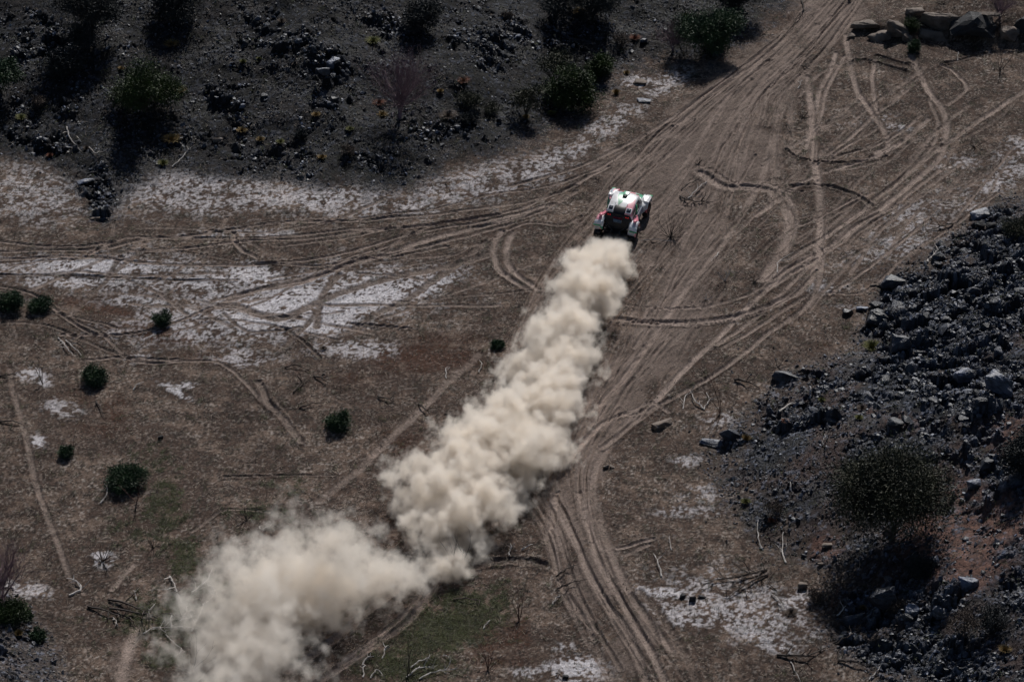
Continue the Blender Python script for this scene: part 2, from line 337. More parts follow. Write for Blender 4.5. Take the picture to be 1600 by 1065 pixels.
PALE = np.clip(sstep(.08, .55, zp+n1*.35)*sstep(-.20, .26, n2*1.2+n3*1.5+n1*.6+(zp-.46)*1.0), 0, 1)
zr = zone([(150, 480, 70, 12, 10, .9), (240, 520, 90, 16, 10, .8), (660, 560, 100, 26, 0, .9), (560, 590, 60, 18, 0, .5), (700, 530, 60, 14, 0, .7), (120, 620, 50, 20, 0, .5), (180, 640, 30, 30, 0, .6), (150, 670, 60, 16, 0, .5), (800, 1000, 40, 50, 0, .6), (760, 1010, 40, 40, 0, .8),
           (640, 700, 60, 40, 30, .5), (620, 830, 60, 30, 0, .6), (1230, 480, 40, 40, 0, .4), (1300, 540, 40, 20, 0, .4), (330, 560, 80, 14, 5, .5), (1470, 60, 80, 30, 0, .3), (1250, 30, 60, 20, 0, .4)])
RUST = sstep(0.20, .80, zr+n4*0.7+n2*.6+n3*.6)
zg = zone([(700, 980, 110, 50, -25, 1.0), (640, 1040, 90, 30, 0, .9), (260, 790, 40, 60, 10, .6), (290, 870, 30, 40, 0, .8), (240, 720, 40, 30, 0, .4), (260, 970, 90, 50, 0, .7), (330, 920, 50, 30, 0, .6), (230, 830, 60, 40, 0, .45), (270, 1030, 60, 20, 0, .6), (400, 800, 60, 20, 0, .5), (450, 760, 40, 20, 0, .4)])
GREEN = sstep(0.22, .80, zg+n4*0.7+n3*.7+n2*.3)
sand = np.clip(sandM, 0, 1.25)
inroad = zone([(1300, 20, 70, 60, 0, 1), (1170, 130, 110, 60, -38, 1), (1100, 220, 120, 80, -38, 1), (1170, 245, 60, 80, 0, .85), (1050, 330, 110, 90, -45, .9), (1075, 420, 95, 42, -52, .9), (1040, 520, 110, 70, -50, 1), (960, 620, 90, 60, -50, 1), (900, 720, 80, 60, -50, 1), (890, 800, 50, 80, 5, 1), (930, 900, 50, 70, 25, .9), (990, 1000, 50, 80, 30, .7), (860, 560, 80, 150, 30, .7), (190, 1040, 30, 60, 10, .6), (960, 260, 60, 40, 0, .7)])
SANDZ = sstep(0.30, .85, inroad+n1*.5+n2*.4)
# rut darkness over pale ground and fine combing along the road
REDZ = sstep(.25, .8, zone([(1510, 830, 120, 110, 20, 1), (1580, 680, 60, 60, 0, .8), (1420, 660, 60, 30, 0, .6), (1290, 850, 40, 30, 0, .7), (1350, 640, 60, 20, 0, .5)])+n1*.5)
ROCKY = np.clip(mA*0.55*(0.45+0.9*sstep(-.15, .25, n5+n7))+mB*(.45+.55*sstep(-.2, .15, n7+n1*.6))*(1-.6*REDZ)+mC*.6, 0, 1)
zrk = zone([(1470, 500, 165, 100, 30, 1), (1490, 600, 160, 70, 8, 1), (1280, 610, 80, 30, 10, .6), (1560, 450, 80, 120, 0, 1), (1590, 900, 60, 80, 0, .7), (1500, 690, 130, 40, 0, .6), (1560, 380, 60, 60, 0, .9), (1520, 400, 60, 30, -30, .8), (1420, 950, 120, 50, 0, .9), (1240, 650, 100, 36, 0, .55), (1400, 1010, 130, 60, 0, .9), (510, 105, 45, 45, 30, .9), (520, 160, 25, 14, 0, .9), (150, 300, 30, 60, 0, .9), (60, 60, 90, 60, 0, .55), (440, 60, 80, 40, 20, .6), (770, 60, 90, 50, 0, .55), (360, 150, 50, 26, 0, .6), (700, 205, 70, 20, 0, .55), (600, 240, 90, 24, 0, .5), (430, 245, 90, 24, 0, .55), (60, 215, 60, 26, 0, .55), (300, 225, 50, 20, 0, .8), (1560, 740, 60, 40, 0, .8), (1520, 790, 60, 60, 0, .4), (100, 170, 100, 30, 0, .4), (620, 30, 60, 30, 0, .4), (1480, 1030, 120, 40, 0, .9), (20, 1010, 50, 50, 0, .5), (860, 60, 60, 40, 0, .5), (1160, 690, 50, 20, 0, .5), (1360, 700, 90, 40, 0, .5)])
BLK = sstep(.30, .80, zrk+n1*1.1+n2*.3)*np.clip(mA+mB+mC+zone([(150, 300, 34, 70, 0, 1)]), 0, 1)
# fractured rock: every cell a tilted block
f1, f2, o = worley(GX+n2*.3, GY+n3*.2, 1.15, 7); blk = (o[0]**2-.3)*0.75+(o[3]*(o[1]-.5)+o[4]*(o[2]-.5))*0.85
blk = blk-0.16*np.exp(-((f2-f1)/.09)**2)
f1b, f2b, ob = worley(GX+n3*.15, GY, 0.36, 19); blkb = (ob[0]**2-.3)*0.13+(ob[3]*(ob[1]-.5)+ob[4]*(ob[2]-.5))*0.20-.04*np.exp(-((f2b-f1b)/.12)**2)
f1c, f2c, oc = worley(GX, GY, 0.17, 29); blkc = (oc[0]**2-.3)*0.06-.02*np.exp(-((f2c-f1c)/.15)**2)
Z += BLK*(blk+blkb)+ROCKY*(blkc*1.3+blkb*0.35)
Z += (1-ROCKY)*(fbm(GX, GY, 0.5, 3, 91)*0.035+n3*0.012+blkc*0.18)*(1-.75*SANDZ)
rutD = np.clip(rutD, -.11, .06); Z += rutD*(1-.7*np.clip(mA+mB, 0, 1))
Z += SANDZ*(1-mA)*fbm((GX*.8-GY*.62)*1.0, (GX*.62+GY*.8)*.16, 0.22, 3, 95)*0.05   # combed by wheels
# hollow with a small cut bank right of centre bottom
def C(*c): return np.array(c, np.float32)[None, None, :]
def mixc(a, b, m): return a+(b-a)*m[..., None]
n6 = fbm(GX, GY, .17, 2, 109, .6); n8 = fbm(GX, GY, 4.0, 5, 129, .7)
KC = .72
col = np.broadcast_to(C(.082, .054, .042), GX.shape+(3,)).copy()
col = mixc(col, C(.182, .130, .102), sstep(-.08, .30, n1*.5+n7*.8+n8)*.9)
col = mixc(col, C(.036, .026, .022), sstep(.0, .36, n4+n3*.9)*.8)
col = mixc(col, C(.066, .026, .014), RUST*.85)
col = mixc(col, C(.034, .040, .012), GREEN*.85)
PALE = PALE*(.62+.38*sstep(.35, .95, zp)); col = mixc(col, C(.74, .71, .745), PALE*(1-.85*np.clip(sand+darkM, 0, .6)/.6)*.95)
col = mixc(col, C(.185, .142, .122), SANDZ*.85)
col = mixc(col, C(.120, .089, .075), SANDZ*sstep(.0, .6, n7+n3*.3+n8*.5)*.4)
col = mixc(col, C(.43, .34, .295), sand*.75)
col = mixc(col, C(.090, .068, .058), np.clip(darkM, 0, 1)*.5)
spk = sstep(.08, .45, n6*.75+n3*.6+n2*.35)*(1-SANDZ*.85)*(1-GREEN*.4)
col = mixc(col, C(.50, .44, .40), spk*np.clip(1-sand, 0, 1)*(1-RUST*.5)*(.28+.45*sstep(-.1, .4, n8)))
spd = sstep(.05, .38, -n6*.8-n3*.3+n2*.5); col = mixc(col, C(.022, .018, .016), spd*.75*(1-SANDZ*.75)*(1-np.clip(sand, 0, 1)*.8)*(1-PALE*.45))
rk = C(.013, .015, .021)+(oc[0]**3*.15)[..., None]*C(.88, 1.0, 1.34)
rk = mixc(rk, C(.066, .056, .056), sstep(-.05, .32, n1*.8+n8)*.75)
rk = mixc(rk, C(.007, .008, .011), sstep(-.02, .28, n4-n8+n2*.4)*.75)
rkB = mixc(rk, C(.095, .054, .044), sstep(-.12, .25, fbm(GX, GY, 4.5, 3, 131))*.7)
rkB = mixc(rkB, C(.185, .100, .078), REDZ*.85*sstep(-.35, .1, n2+n3)); rk = mixc(rk, rkB, mB); rk = mixc(rk, C(.030, .033, .042)+(ob[0]**3*.15)[..., None]*C(.82, .95, 1.22), BLK*.85)
mm = np.clip(sstep(-1.2, 1.5, dA+n1*4+n2*2)*.95+mB*sstep(-.8, 3.2, dB+n1*6+n2*3)+mC*.5, 0, 1)*(1-PALE*.6)
mm = np.maximum(mm, BLK)
col = mixc(col, rk, mm)
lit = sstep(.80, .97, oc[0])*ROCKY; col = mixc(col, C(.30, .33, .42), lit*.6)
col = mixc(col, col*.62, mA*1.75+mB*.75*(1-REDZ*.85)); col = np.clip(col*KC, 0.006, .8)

nr, nc = GX.shape
verts = np.stack([GX, GY, Z], -1).reshape(-1, 3)
ii = (np.arange(nr-1)[:, None]*nc+np.arange(nc-1)[None, :]).ravel()
faces = np.stack([ii, ii+1, ii+nc+1, ii+nc], 1)
gme = np_mesh('ground', verts, faces, False)
at = gme.color_attributes.new('soil', 'FLOAT_COLOR', 'POINT')
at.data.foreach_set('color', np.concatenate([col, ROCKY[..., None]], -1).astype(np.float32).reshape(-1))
gm = bpy.data.materials.new('desert_floor'); gm.use_nodes = True; N = gm.node_tree.nodes; L = gm.node_tree.links
b = N['Principled BSDF']; b.inputs['Roughness'].default_value = .9; b.inputs['Specular IOR Level'].default_value = .15
ca = N.new('ShaderNodeVertexColor'); ca.layer_name = 'soil'; tc = N.new('ShaderNodeTexCoord')
def noise_node(sc, det=4):
    q = N.new('ShaderNodeTexNoise'); q.inputs['Scale'].default_value = sc; q.inputs['Detail'].default_value = det; q.inputs['Roughness'].default_value = .65; L.new(tc.outputs['Object'], q.inputs['Vector']); return q
na = noise_node(9); nb = noise_node(2.2, 6)
mr = N.new('ShaderNodeMapRange'); mr.inputs[1].default_value = .3; mr.inputs[2].default_value = .7; mr.inputs[3].default_value = .62; mr.inputs[4].default_value = 1.40
L.new(na.outputs[0], mr.inputs[0])
mr2 = N.new('ShaderNodeMapRange'); mr2.inputs[1].default_value = .3; mr2.inputs[2].default_value = .7; mr2.inputs[3].default_value = .82; mr2.inputs[4].default_value = 1.18
L.new(nb.outputs[0], mr2.inputs[0]); mu = N.new('ShaderNodeMath'); mu.operation = 'MULTIPLY'; L.new(mr.outputs[0], mu.inputs[0]); L.new(mr2.outputs[0], mu.inputs[1])
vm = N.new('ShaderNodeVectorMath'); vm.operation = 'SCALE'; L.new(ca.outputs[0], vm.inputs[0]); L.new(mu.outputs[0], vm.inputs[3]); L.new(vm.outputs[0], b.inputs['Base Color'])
bp = N.new('ShaderNodeBump'); bp.inputs['Distance'].default_value = .05; bp.inputs['Strength'].default_value = .8
nbm = noise_node(14, 3); L.new(nbm.outputs[0], bp.inputs['Height']); L.new(bp.outputs[0], b.inputs['Normal'])
# stony ground is a little glossier
mrr = N.new('ShaderNodeMapRange'); mrr.inputs[3].default_value = .92; mrr.inputs[4].default_value = .6; L.new(ca.outputs[1], mrr.inputs[0]); L.new(mrr.outputs[0], b.inputs['Roughness'])
ground = link('ground', gme, gm); tag(ground, kind='structure')

def hz(x, y):                             # height of the sheet at a map point
    fx = np.interp(x, GXA, np.arange(nc)); fy = np.interp(y, GYA, np.arange(nr))
    i = np.clip(np.floor(fy).astype(int), 0, nr-2); j = np.clip(np.floor(fx).astype(int), 0, nc-2); a = fx-j; c = fy-i
    return (Z[i, j]*(1-a)+Z[i, j+1]*a)*(1-c)+(Z[i+1, j]*(1-a)+Z[i+1, j+1]*a)*c
def at_px(px, py):                        # survey point -> map point on the real relief
    d = rays(float(px), float(py)); t = np.linspace(150, 290, 700)
    P = CAM[None, :]+d[None, :]*t[:, None]; below = P[:, 2] < hz(P[:, 0], P[:, 1])
    k = int(np.argmax(below)) if below.any() else len(t)-1
    p = P[max(k, 1)]; return Vector((p[0], p[1], float(hz(p[0], p[1]))))
def mpp(v):                               # metres per survey pixel at a point
    return float((v[1]-CAM[1])*cp-(v[2]-CAM[2])*sp)/FPX
# ================================================================== STUFF: gravel, straw
def hull_verts(seed, n=11, sx=1, sy=1, sz=1):
    r = np.random.RandomState(seed); p = r.normal(size=(n, 3)); p /= np.linalg.norm(p, axis=1, keepdims=True)
    p *= (0.85+.15*r.rand(n, 1)); return p*np.array([sx, sy, sz])
def hull_mesh(name, pts, bevel=0.0):
    bm = bmesh.new()
    for q in pts: bm.verts.new(q)
    res = bmesh.ops.convex_hull(bm, input=bm.verts)
    bmesh.ops.delete(bm, geom=[g for g in res['geom_interior'] if isinstance(g, bmesh.types.BMVert)], context='VERTS')
    if bevel: bmesh.ops.bevel(bm, geom=bm.edges[:], offset=bevel, segments=1, profile=.5, affect='EDGES')
    bmesh.ops.recalc_face_normals(bm, faces=bm.faces)
    me = bpy.data.meshes.new(name); bm.to_mesh(me); bm.free(); return me
def tri_template(seed, n, s):
    me = hull_mesh('t', hull_verts(seed, n, *s)); bm = bmesh.new(); bm.from_mesh(me); bmesh.ops.triangulate(bm, faces=bm.faces)
    bm.verts.index_update(); V = np.array([v.co[:] for v in bm.verts]); F = np.array([[v.index for v in f.verts] for f in bm.faces]); bm.free(); bpy.data.meshes.remove(me); return V, F
def scatter(name, temps, X, Y, S, m, sink=.3, tilt=.5, seed=1):
    r = np.random.RandomState(seed); n = len(X); Zs = hz(X, Y); k = r.randint(0, len(temps), n); VV = []; FF = []; base = 0
    for q, (V, F) in enumerate(temps):
        s = np.where(k == q)[0]
        if not len(s): continue
        a = r.rand(len(s))*6.283; tx = r.normal(size=len(s))*tilt; ty = r.normal(size=len(s))*tilt
        ca, sa = np.cos(a), np.sin(a); P = V[None]*S[s, None, None]
        x = P[..., 0]*ca[:, None]-P[..., 1]*sa[:, None]; y = P[..., 0]*sa[:, None]+P[..., 1]*ca[:, None]; z = P[..., 2]
        z = z+x*tx[:, None]+y*ty[:, None]
        P = np.stack([x+X[s, None], y+Y[s, None], z+Zs[s, None]-(sink*S[s, None]*-1 if sink < 0 else 0)+S[s, None]*(.25 if sink >= 0 else 0)*(1-2*sink)], -1)
        nv = V.shape[0]; VV.append(P.reshape(-1, 3)); FF.append((F[None]+(np.arange(len(s))*nv)[:, None, None]+base).reshape(-1, 3)); base += len(s)*nv
    return link(name, np_mesh(name, np.concatenate(VV), np.concatenate(FF)), m)
def sample(n, dens, seed, big=3):
    r = np.random.RandomState(seed); j0, j1 = np.searchsorted(GXA, (-33, 33)); i0, i1 = np.searchsorted(GYA, (-33, 46))
    i = r.randint(i0, i1, n*big); j = r.randint(j0, j1, n*big)
    ok = (dens[i, j] > r.rand(n*big)) & (U[i, j] > -40) & (U[i, j] < PW+40) & (V[i, j] > -30) & (V[i, j] < PH+40)
    i = i[ok][:n]; j = j[ok][:n]; return GXA[j]+r.rand(len(j))*.06, GYA[i]+r.rand(len(i))*.09
M_gravel = mat('dark_gravel', (.036, .041, .060), rough=.5, spec=.35, scale=1.3, color2=(.010, .010, .013), bump=.02)
M_gravelw = mat('weathered_gravel', (.17, .19, .24), rough=.55, spec=.4, scale=.9, color2=(.07, .06, .055), bump=.02)
M_brown = mat('brown_pebbles', (.10, .075, .062), rough=.85, scale=2, color2=(.035, .03, .028))
stT = [tri_template(50+k, 9, (1, .8, .55)) for k in range(6)]
rs = np.random.RandomState(3)
X, Y = sample(42000, np.clip(ROCKY*.95+sstep(-1.8, 0.2, dA)*.10+sstep(-2.5, 0.5, dB+n1*3)*.12+mC*.3, 0, 1), 11); S = .035+.075*rs.rand(len(X))**3+.02*rs.rand(len(X))
tag(scatter('dark_gravel', stT, X, Y, S, M_gravel, .2, .4, 5), kind='stuff')
X, Y = sample(8000, np.clip(ROCKY*.6+mA*.25+sstep(-1.8, 0.5, dA)*.15+mC*.4, 0, 1), 12, 5); S = .03+.08*rs.rand(len(X))**3
tag(scatter('pale_gravel', stT, X, Y, S, M_gravelw, .2, .5, 6), kind='stuff')
X, Y = sample(16000, (1-ROCKY)*(1-SANDZ*.7)*(1-.7*PALE)*.6, 13, 5); S = .018+.05*rs.rand(len(X))**4
tag(scatter('brown_gravel', stT, X, Y, S, M_brown, .2, .4, 7), kind='stuff')
# straw: short dry blades lying and standing
def blade(l, w, h): return np.array([[-l/2, -w, 0], [-l/2, w, 0], [l/2, 0, h]]), np.array([[0, 1, 2]])
M_straw = mat('dry_straw', (.30, .25, .205), rough=.9, scale=.6, color2=(.13, .10, .08))
M_litter = mat('dark_litter', (.065, .048, .040), rough=.9, scale=.8, color2=(.028, .022, .02))
M_green = mat('green_ground_cover', (.050, .060, .016), rough=.8, scale=.9, color2=(.022, .030, .010))
blT = [blade(.22, .014, .05), blade(.3, .012, .10), blade(.16, .016, .12), blade(.12, .02, .02), blade(.26, .012, -.01)]
X, Y = sample(42000, (1-np.clip(mA*.85+mB*.92, 0, 1))*(1-SANDZ*.85)*(1-GREEN*.92)*(1-RUST*.6)*(.35+.6*sstep(-.1, .3, n1+n2)), 21, 5); S = .6+.7*rs.rand(len(X))
tag(scatter('dry_grass', blT, X, Y, S, M_straw, 0.47, .1, 8), kind='stuff')
X, Y = sample(30000, (1-np.clip(mA*.7+mB*.9, 0, 1))*(1-SANDZ*.95)*(1-PALE*.6)*(.3+.6*sstep(-.2, .3, n4)), 22, 5); S = .6+.8*rs.rand(len(X))
tag(scatter('dark_plant_litter', blT, X, Y, S, M_litter, 0.45, .1, 9), kind='stuff')
X, Y = sample(26000, GREEN*(1-SANDZ), 23, 40); S = .5+.5*rs.rand(len(X))
tag(scatter('green_weeds', blT, X, Y, S, M_green, 0.3, .3, 10), kind='stuff')
# ================================================================== DUST: lumpy closed cloud, denser towards the wheel line
def dust(name, rows, seed, col, dens, vs=.62, kv=.75, kn=.9, soft=.30, an=.25, base=.10):
    """rows: survey x, y of the wheel line, half width, height, fullness (metres); local x runs along the line"""
    P = [at_px(r[0], r[1]) for r in rows]; A = Vector((P[0].x, P[0].y, 0)); B = Vector((P[-1].x, P[-1].y, 0)); D = (B-A); Ln = D.length; D /= Ln; S = Vector((-D.y, D.x, 0))
    ang = math.atan2(D.y, D.x); T = [((p-A).dot(D)/Ln, (p-A).dot(S), p.z) for p in P]
    u = [t[0] for t in T]; n = 90; rings = []; bm = bmesh.new(); m = 36; grid = []
    for i in range(n+1):
        t = -.02+1.04*i/n; c = np.interp(t, u, [q[1] for q in T]); z0 = np.interp(t, u, [q[2] for q in T]); w_ = np.interp(t, u, [r[2] for r in rows]); h_ = np.interp(t, u, [r[3] for r in rows])
        e = 1.10*math.sqrt(max(0.0, 1-abs(2*i/n-1)**8)); row = []
        for k in range(m):
            a = 2*math.pi*k/m; x_ = t*Ln; y_ = c+math.cos(a)*w_*e; z_ = z0+h_*.32+math.sin(a)*h_*.68*e
            row.append(bm.verts.new((x_, y_, z_)))
        grid.append(row)
    for a_, b_ in zip(grid[:-1], grid[1:]):
        for k in range(m): bm.faces.new((a_[k], b_[k], b_[(k+1) % m], a_[(k+1) % m]))
    bm.faces.new(grid[0]); bm.faces.new(grid[-1][::-1]); bmesh.ops.remove_doubles(bm, verts=bm.verts, dist=1e-4); bmesh.ops.recalc_face_normals(bm, faces=bm.faces)
    me = bpy.data.meshes.new(name); bm.to_mesh(me); bm.free()
    for p in me.polygons: p.use_smooth = True
    mt = bpy.data.materials.new(name); mt.use_nodes = True; N = mt.node_tree.nodes; L = mt.node_tree.links; N.remove(N['Principled BSDF'])
    o = link(name, me, mt); o.location = A; o.rotation_euler = (0, 0, ang)
    tx = bpy.data.textures.new(name+'_lumps', 'CLOUDS'); tx.noise_scale = 1.3; tx.noise_depth = 2
    dm = o.modifiers.new('lumps', 'DISPLACE'); dm.texture = tx; dm.strength = .8; dm.mid_level = .45; dm.texture_coords = 'LOCAL'
    v = N.new('ShaderNodeVolumePrincipled'); v.inputs['Color'].default_value = (*col, 1); v.inputs['Anisotropy'].default_value = an
    tc = N.new('ShaderNodeTexCoord'); sx = N.new('ShaderNodeSeparateXYZ'); L.new(tc.outputs['Object'], sx.inputs[0])
    def M(op, a, b=None, c=None):
        q = N.new('ShaderNodeMath'); q.operation = op
        for i, s in enumerate((a, b, c)):
            if s is None: continue
            if isinstance(s, (int, float)): q.inputs[i].default_value = s
            else: L.new(s, q.inputs[i])
        return q.outputs[0]
    un = M('DIVIDE', sx.outputs[0], Ln)
    def curve(vals, mx):
        q = N.new('ShaderNodeFloatCurve'); cv = q.mapping.curves[0]; pts = [(max(0, min(1, a)), b/mx) for a, b in zip(u, vals)]
        cv.points[0].location = pts[0]; cv.points[1].location = pts[-1]
        for p in pts[1:-1]: cv.points.new(*p)
        for p in cv.points: p.handle_type = 'AUTO'
        q.mapping.update(); L.new(un, q.inputs['Value']); return M('MULTIPLY', q.outputs[0], mx)
    off = curve([q[1]+20 for q in T], 40); wv = curve([r[2] for r in rows], 8); hv = curve([r[3] for r in rows], 8); zg = curve([q[2]+2 for q in T], 8); fu = curve([r[4] for r in rows], 2)
    yy = M('DIVIDE', M('SUBTRACT', M('ADD', sx.outputs[1], 20), off), wv)
    zz = M('DIVIDE', M('SUBTRACT', M('SUBTRACT', M('ADD', sx.outputs[2], 2), zg), M('MULTIPLY', hv, .32)), M('MULTIPLY', hv, .68))
    zz = M('MAXIMUM', zz, M('MULTIPLY', zz, .2))
    r = M('SQRT', M('ADD', M('MULTIPLY', yy, yy), M('MULTIPLY', zz, zz)))
    wn_ = N.new('ShaderNodeTexNoise'); wn_.inputs['Scale'].default_value = 1.1; wn_.inputs['Detail'].default_value = 0; L.new(tc.outputs['Object'], wn_.inputs['Vector'])
    wp = N.new('ShaderNodeVectorMath'); wp.operation = 'MULTIPLY_ADD'; wp.inputs[1].default_value = (.9, .9, .9); L.new(wn_.outputs['Color'], wp.inputs[0]); L.new(tc.outputs['Object'], wp.inputs[2])
    vo = N.new('ShaderNodeTexVoronoi'); vo.inputs['Scale'].default_value = vs; vo.inputs['Detail'].default_value = 1.0; vo.inputs['Roughness'].default_value = .5; vo.inputs['Lacunarity'].default_value = 2.3; vo.normalize = False
    L.new(wp.outputs[0], vo.inputs['Vector'])
    no = N.new('ShaderNodeTexNoise'); no.inputs['Scale'].default_value = 1.15; no.inputs['Detail'].default_value = 4; no.inputs['Roughness'].default_value = .62; L.new(tc.outputs['Object'], no.inputs['Vector'])
    e = M('ADD', M('SUBTRACT', fu, r), M('ADD', M('MULTIPLY', M('SUBTRACT', .62, vo.outputs['Distance']), kv), M('MULTIPLY', M('SUBTRACT', no.outputs[0], .5), kn)))
    ms = N.new('ShaderNodeMapRange'); ms.interpolation_type = 'SMOOTHSTEP'; ms.inputs[1].default_value = base; ms.inputs[2].default_value = base+soft; L.new(e, ms.inputs[0])
    ed = N.new('ShaderNodeMapRange'); ed.inputs[1].default_value = 1.35; ed.inputs[2].default_value = 1.05; L.new(r, ed.inputs[0])
    L.new(M('MULTIPLY', M('MULTIPLY', ms.outputs[0], ed.outputs[0]), dens), v.inputs['Density']); L.new(v.outputs[0], N['Material Output'].inputs['Volume'])
    return o
PL = [(980, 362, 2.1, .5, .30), (970, 382, 2.1, .7, .45), (956, 404, 2.1, 1.6, .82), (936, 435, 2.3, 2.5, .92), (908, 492, 2.6, 3.0, .92), (882, 552, 2.8, 3.2, .92), (852, 612, 3.1, 3.4, .92), (822, 672, 3.5, 3.5, .92), (785, 728, 4.2, 3.6, .92), (728, 780, 4.6, 3.5, .9), (704, 830, 3.8, 3.2, .85), (702, 872, 3.0, 2.6, .7), (690, 925, 2.4, 1.6, .2)]
DR = [(700, 885, 2.2, 1.8, .4), (645, 920, 3.2, 3.0, .5), (580, 935, 3.6, 5.0, .8), (520, 940, 4.4, 6.4, .85), (455, 965, 4.8, 6.0, .82), (395, 1020, 5.4, 5.0, .80), (360, 1080, 5.8, 4.6, .72), (330, 1140, 5.6, 4.4, .7), (330, 1190, 3.0, 3.0, .5)]
tag(dust('dust_plume', PL, 4, (.986, .940, .880), 5.4, vs=.40, kv=.72, kn=1.9, soft=.80, base=.06), 'thick cream dust plume billowing behind the racing car', 'dust', kind='stuff')
tag(dust('dust_drift', DR, 9, (.986, .944, .89), 2.0, vs=.30, kv=.8, kn=2.6, soft=1.05, base=.02), 'thinner pale dust drifting over the trail', 'dust', kind='stuff')
# ================================================================== RALLY CAR (x right, y forward, z up, metres)
def bm_obj(name, bm, m, parent, smooth=True, bevel=0.0, sub=0):
    bmesh.ops.recalc_face_normals(bm, faces=bm.faces)
    me = bpy.data.meshes.new(name); bm.to_mesh(me); bm.free()
    if smooth:
        for p in me.polygons: p.use_smooth = True
    o = link(name, me, m, parent)
    if bevel:
        b = o.modifiers.new('b', 'BEVEL'); b.width = bevel; b.segments = 2; b.limit_method = 'ANGLE'; b.harden_normals = False
    if sub: q = o.modifiers.new('s', 'SUBSURF'); q.levels = sub; q.render_levels = sub
    return o
def loft(bm, rings, cap=True):
    R = [[bm.verts.new(p) for p in r] for r in rings]; n = len(R[0])
    for a, b in zip(R[:-1], R[1:]):
        for i in range(n): bm.faces.new((a[i], a[(i+1) % n], b[(i+1) % n], b[i]))
    if cap: bm.faces.new(R[0][::-1]); bm.faces.new(R[-1])
def box(bm, c, s, rot=None):
    M = Matrix.Translation(c) @ (rot.to_4x4() if rot else Matrix.Identity(4)) @ Matrix.Diagonal((*s, 1))
    bmesh.ops.create_cube(bm, size=1, matrix=M)
def tube(bm, pts, radii, n=6):
    P = [Vector(p) for p in pts]; prev = None; x = Vector((1, 0, 0))
    for i, p in enumerate(P):
        d = (P[min(i+1, len(P)-1)]-P[max(i-1, 0)]).normalized()
        x = (x-d*x.dot(d)); x = x.normalized() if x.length > 1e-4 else d.orthogonal().normalized(); y = d.cross(x)
        r = radii[i] if hasattr(radii, '__len__') else radii
        ring = [bm.verts.new(p+(x*math.cos(2*math.pi*k/n)+y*math.sin(2*math.pi*k/n))*r) for k in range(n)]
        if prev:
            for k in range(n): bm.faces.new((prev[k], prev[(k+1) % n], ring[(k+1) % n], ring[k]))
        elif n > 3: bm.faces.new(ring[::-1])
        prev = ring
    if n > 3: bm.faces.new(prev)
def cyl(bm, c, r, h, axis='X', n=28, r2=None):
    rot = {'X': Matrix.Rotation(math.pi/2, 4, 'Y'), 'Y': Matrix.Rotation(math.pi/2, 4, 'X'), 'Z': Matrix.Identity(4)}[axis]
    bmesh.ops.create_cone(bm, cap_ends=True, segments=n, radius1=r, radius2=r if r2 is None else r2, depth=h, matrix=Matrix.Translation(c) @ rot)

def livery():
    m = bpy.data.materials.new('livery_paint'); m.use_nodes = True; N = m.node_tree.nodes; L = m.node_tree.links; b = N['Principled BSDF']
    b.inputs['Roughness'].default_value = .28; b.inputs['Coat Weight'].default_value = .5
    tc = N.new('ShaderNodeTexCoord'); w1 = N.new('ShaderNodeTexVoronoi'); w1.inputs['Scale'].default_value = 1.0; w1.feature = 'F1'
    mp = N.new('ShaderNodeMapping'); mp.inputs['Rotation'].default_value = (.2, .3, .75); mp.inputs['Scale'].default_value = (2.6, .75, 1.6); mp.inputs['Location'].default_value = (.45, 1.2, .3)
    L.new(tc.outputs['Object'], mp.inputs[0]); L.new(mp.outputs[0], w1.inputs['Vector']); sx = N.new('ShaderNodeSeparateColor'); L.new(w1.outputs['Color'], sx.inputs[0])
    r = N.new('ShaderNodeValToRGB'); r.color_ramp.interpolation = 'CONSTANT'
    E = [(0.0, (.05, .34, .19)), (.12, (.78, .79, .80)), (.34, (.45, .48, .55)), (.50, (.80, .80, .82)), (.68, (.80, .36, .42)), (.80, (.80, .80, .82)), (.96, (.55, .05, .09))]
    while len(r.color_ramp.elements) < len(E): r.color_ramp.elements.new(.5)
    for e, (p, c) in zip(r.color_ramp.elements, E): e.position = p; e.color = (*c, 1)
    L.new(sx.outputs[0], r.inputs[0])
    dn = N.new('ShaderNodeTexNoise'); dn.inputs['Scale'].default_value = 3; dn.inputs['Detail'].default_value = 6; L.new(tc.outputs['Object'], dn.inputs['Vector'])
    mr = N.new('ShaderNodeMapRange'); mr.inputs[1].default_value = .45; mr.inputs[2].default_value = .75; mr.inputs[4].default_value = .55; L.new(dn.outputs[0], mr.inputs[0])
    mx = N.new('ShaderNodeMix'); mx.data_type = 'RGBA'; mx.inputs[7].default_value = (.34, .27, .22, 1); L.new(mr.outputs[0], mx.inputs[0]); L.new(r.outputs[0], mx.inputs[6]); L.new(mx.outputs[2], b.inputs['Base Color'])
    return m
M_liv = livery()
M_black = mat('satin_black_plastic', (.014, .014, .016), rough=.45, scale=4)
M_white = mat('white_paint', (.80, .80, .81), rough=.3, var=.05, coat=.4)
M_greenp = mat('green_paint', (.03, .42, .19), rough=.3, var=.08)
M_redp = mat('red_paint', (.55, .05, .09), rough=.3, var=.1)
M_pink = mat('pink_paint', (.62, .20, .26), rough=.3, var=.06)
M_glass = mat('tinted_glass', (.03, .035, .045), rough=.06, spec=.8, var=.1)
M_tyre = mat('dusty_tyre_rubber', (.035, .032, .030), rough=.85, scale=9, color2=(.016, .015, .015), bump=.01)
M_rim = mat('dusty_alloy', (.16, .05, .045), rough=.45, metallic=.3, scale=8)
M_blue = mat('grey_blue_tailgate', (.10, .15, .21), rough=.45, var=.2, scale=5)
M_steel = mat('dark_steel', (.07, .07, .075), rough=.5, metallic=.6)
M_lamp = mat('tail_lamp_red', (.6, .02, .02), rough=.3)
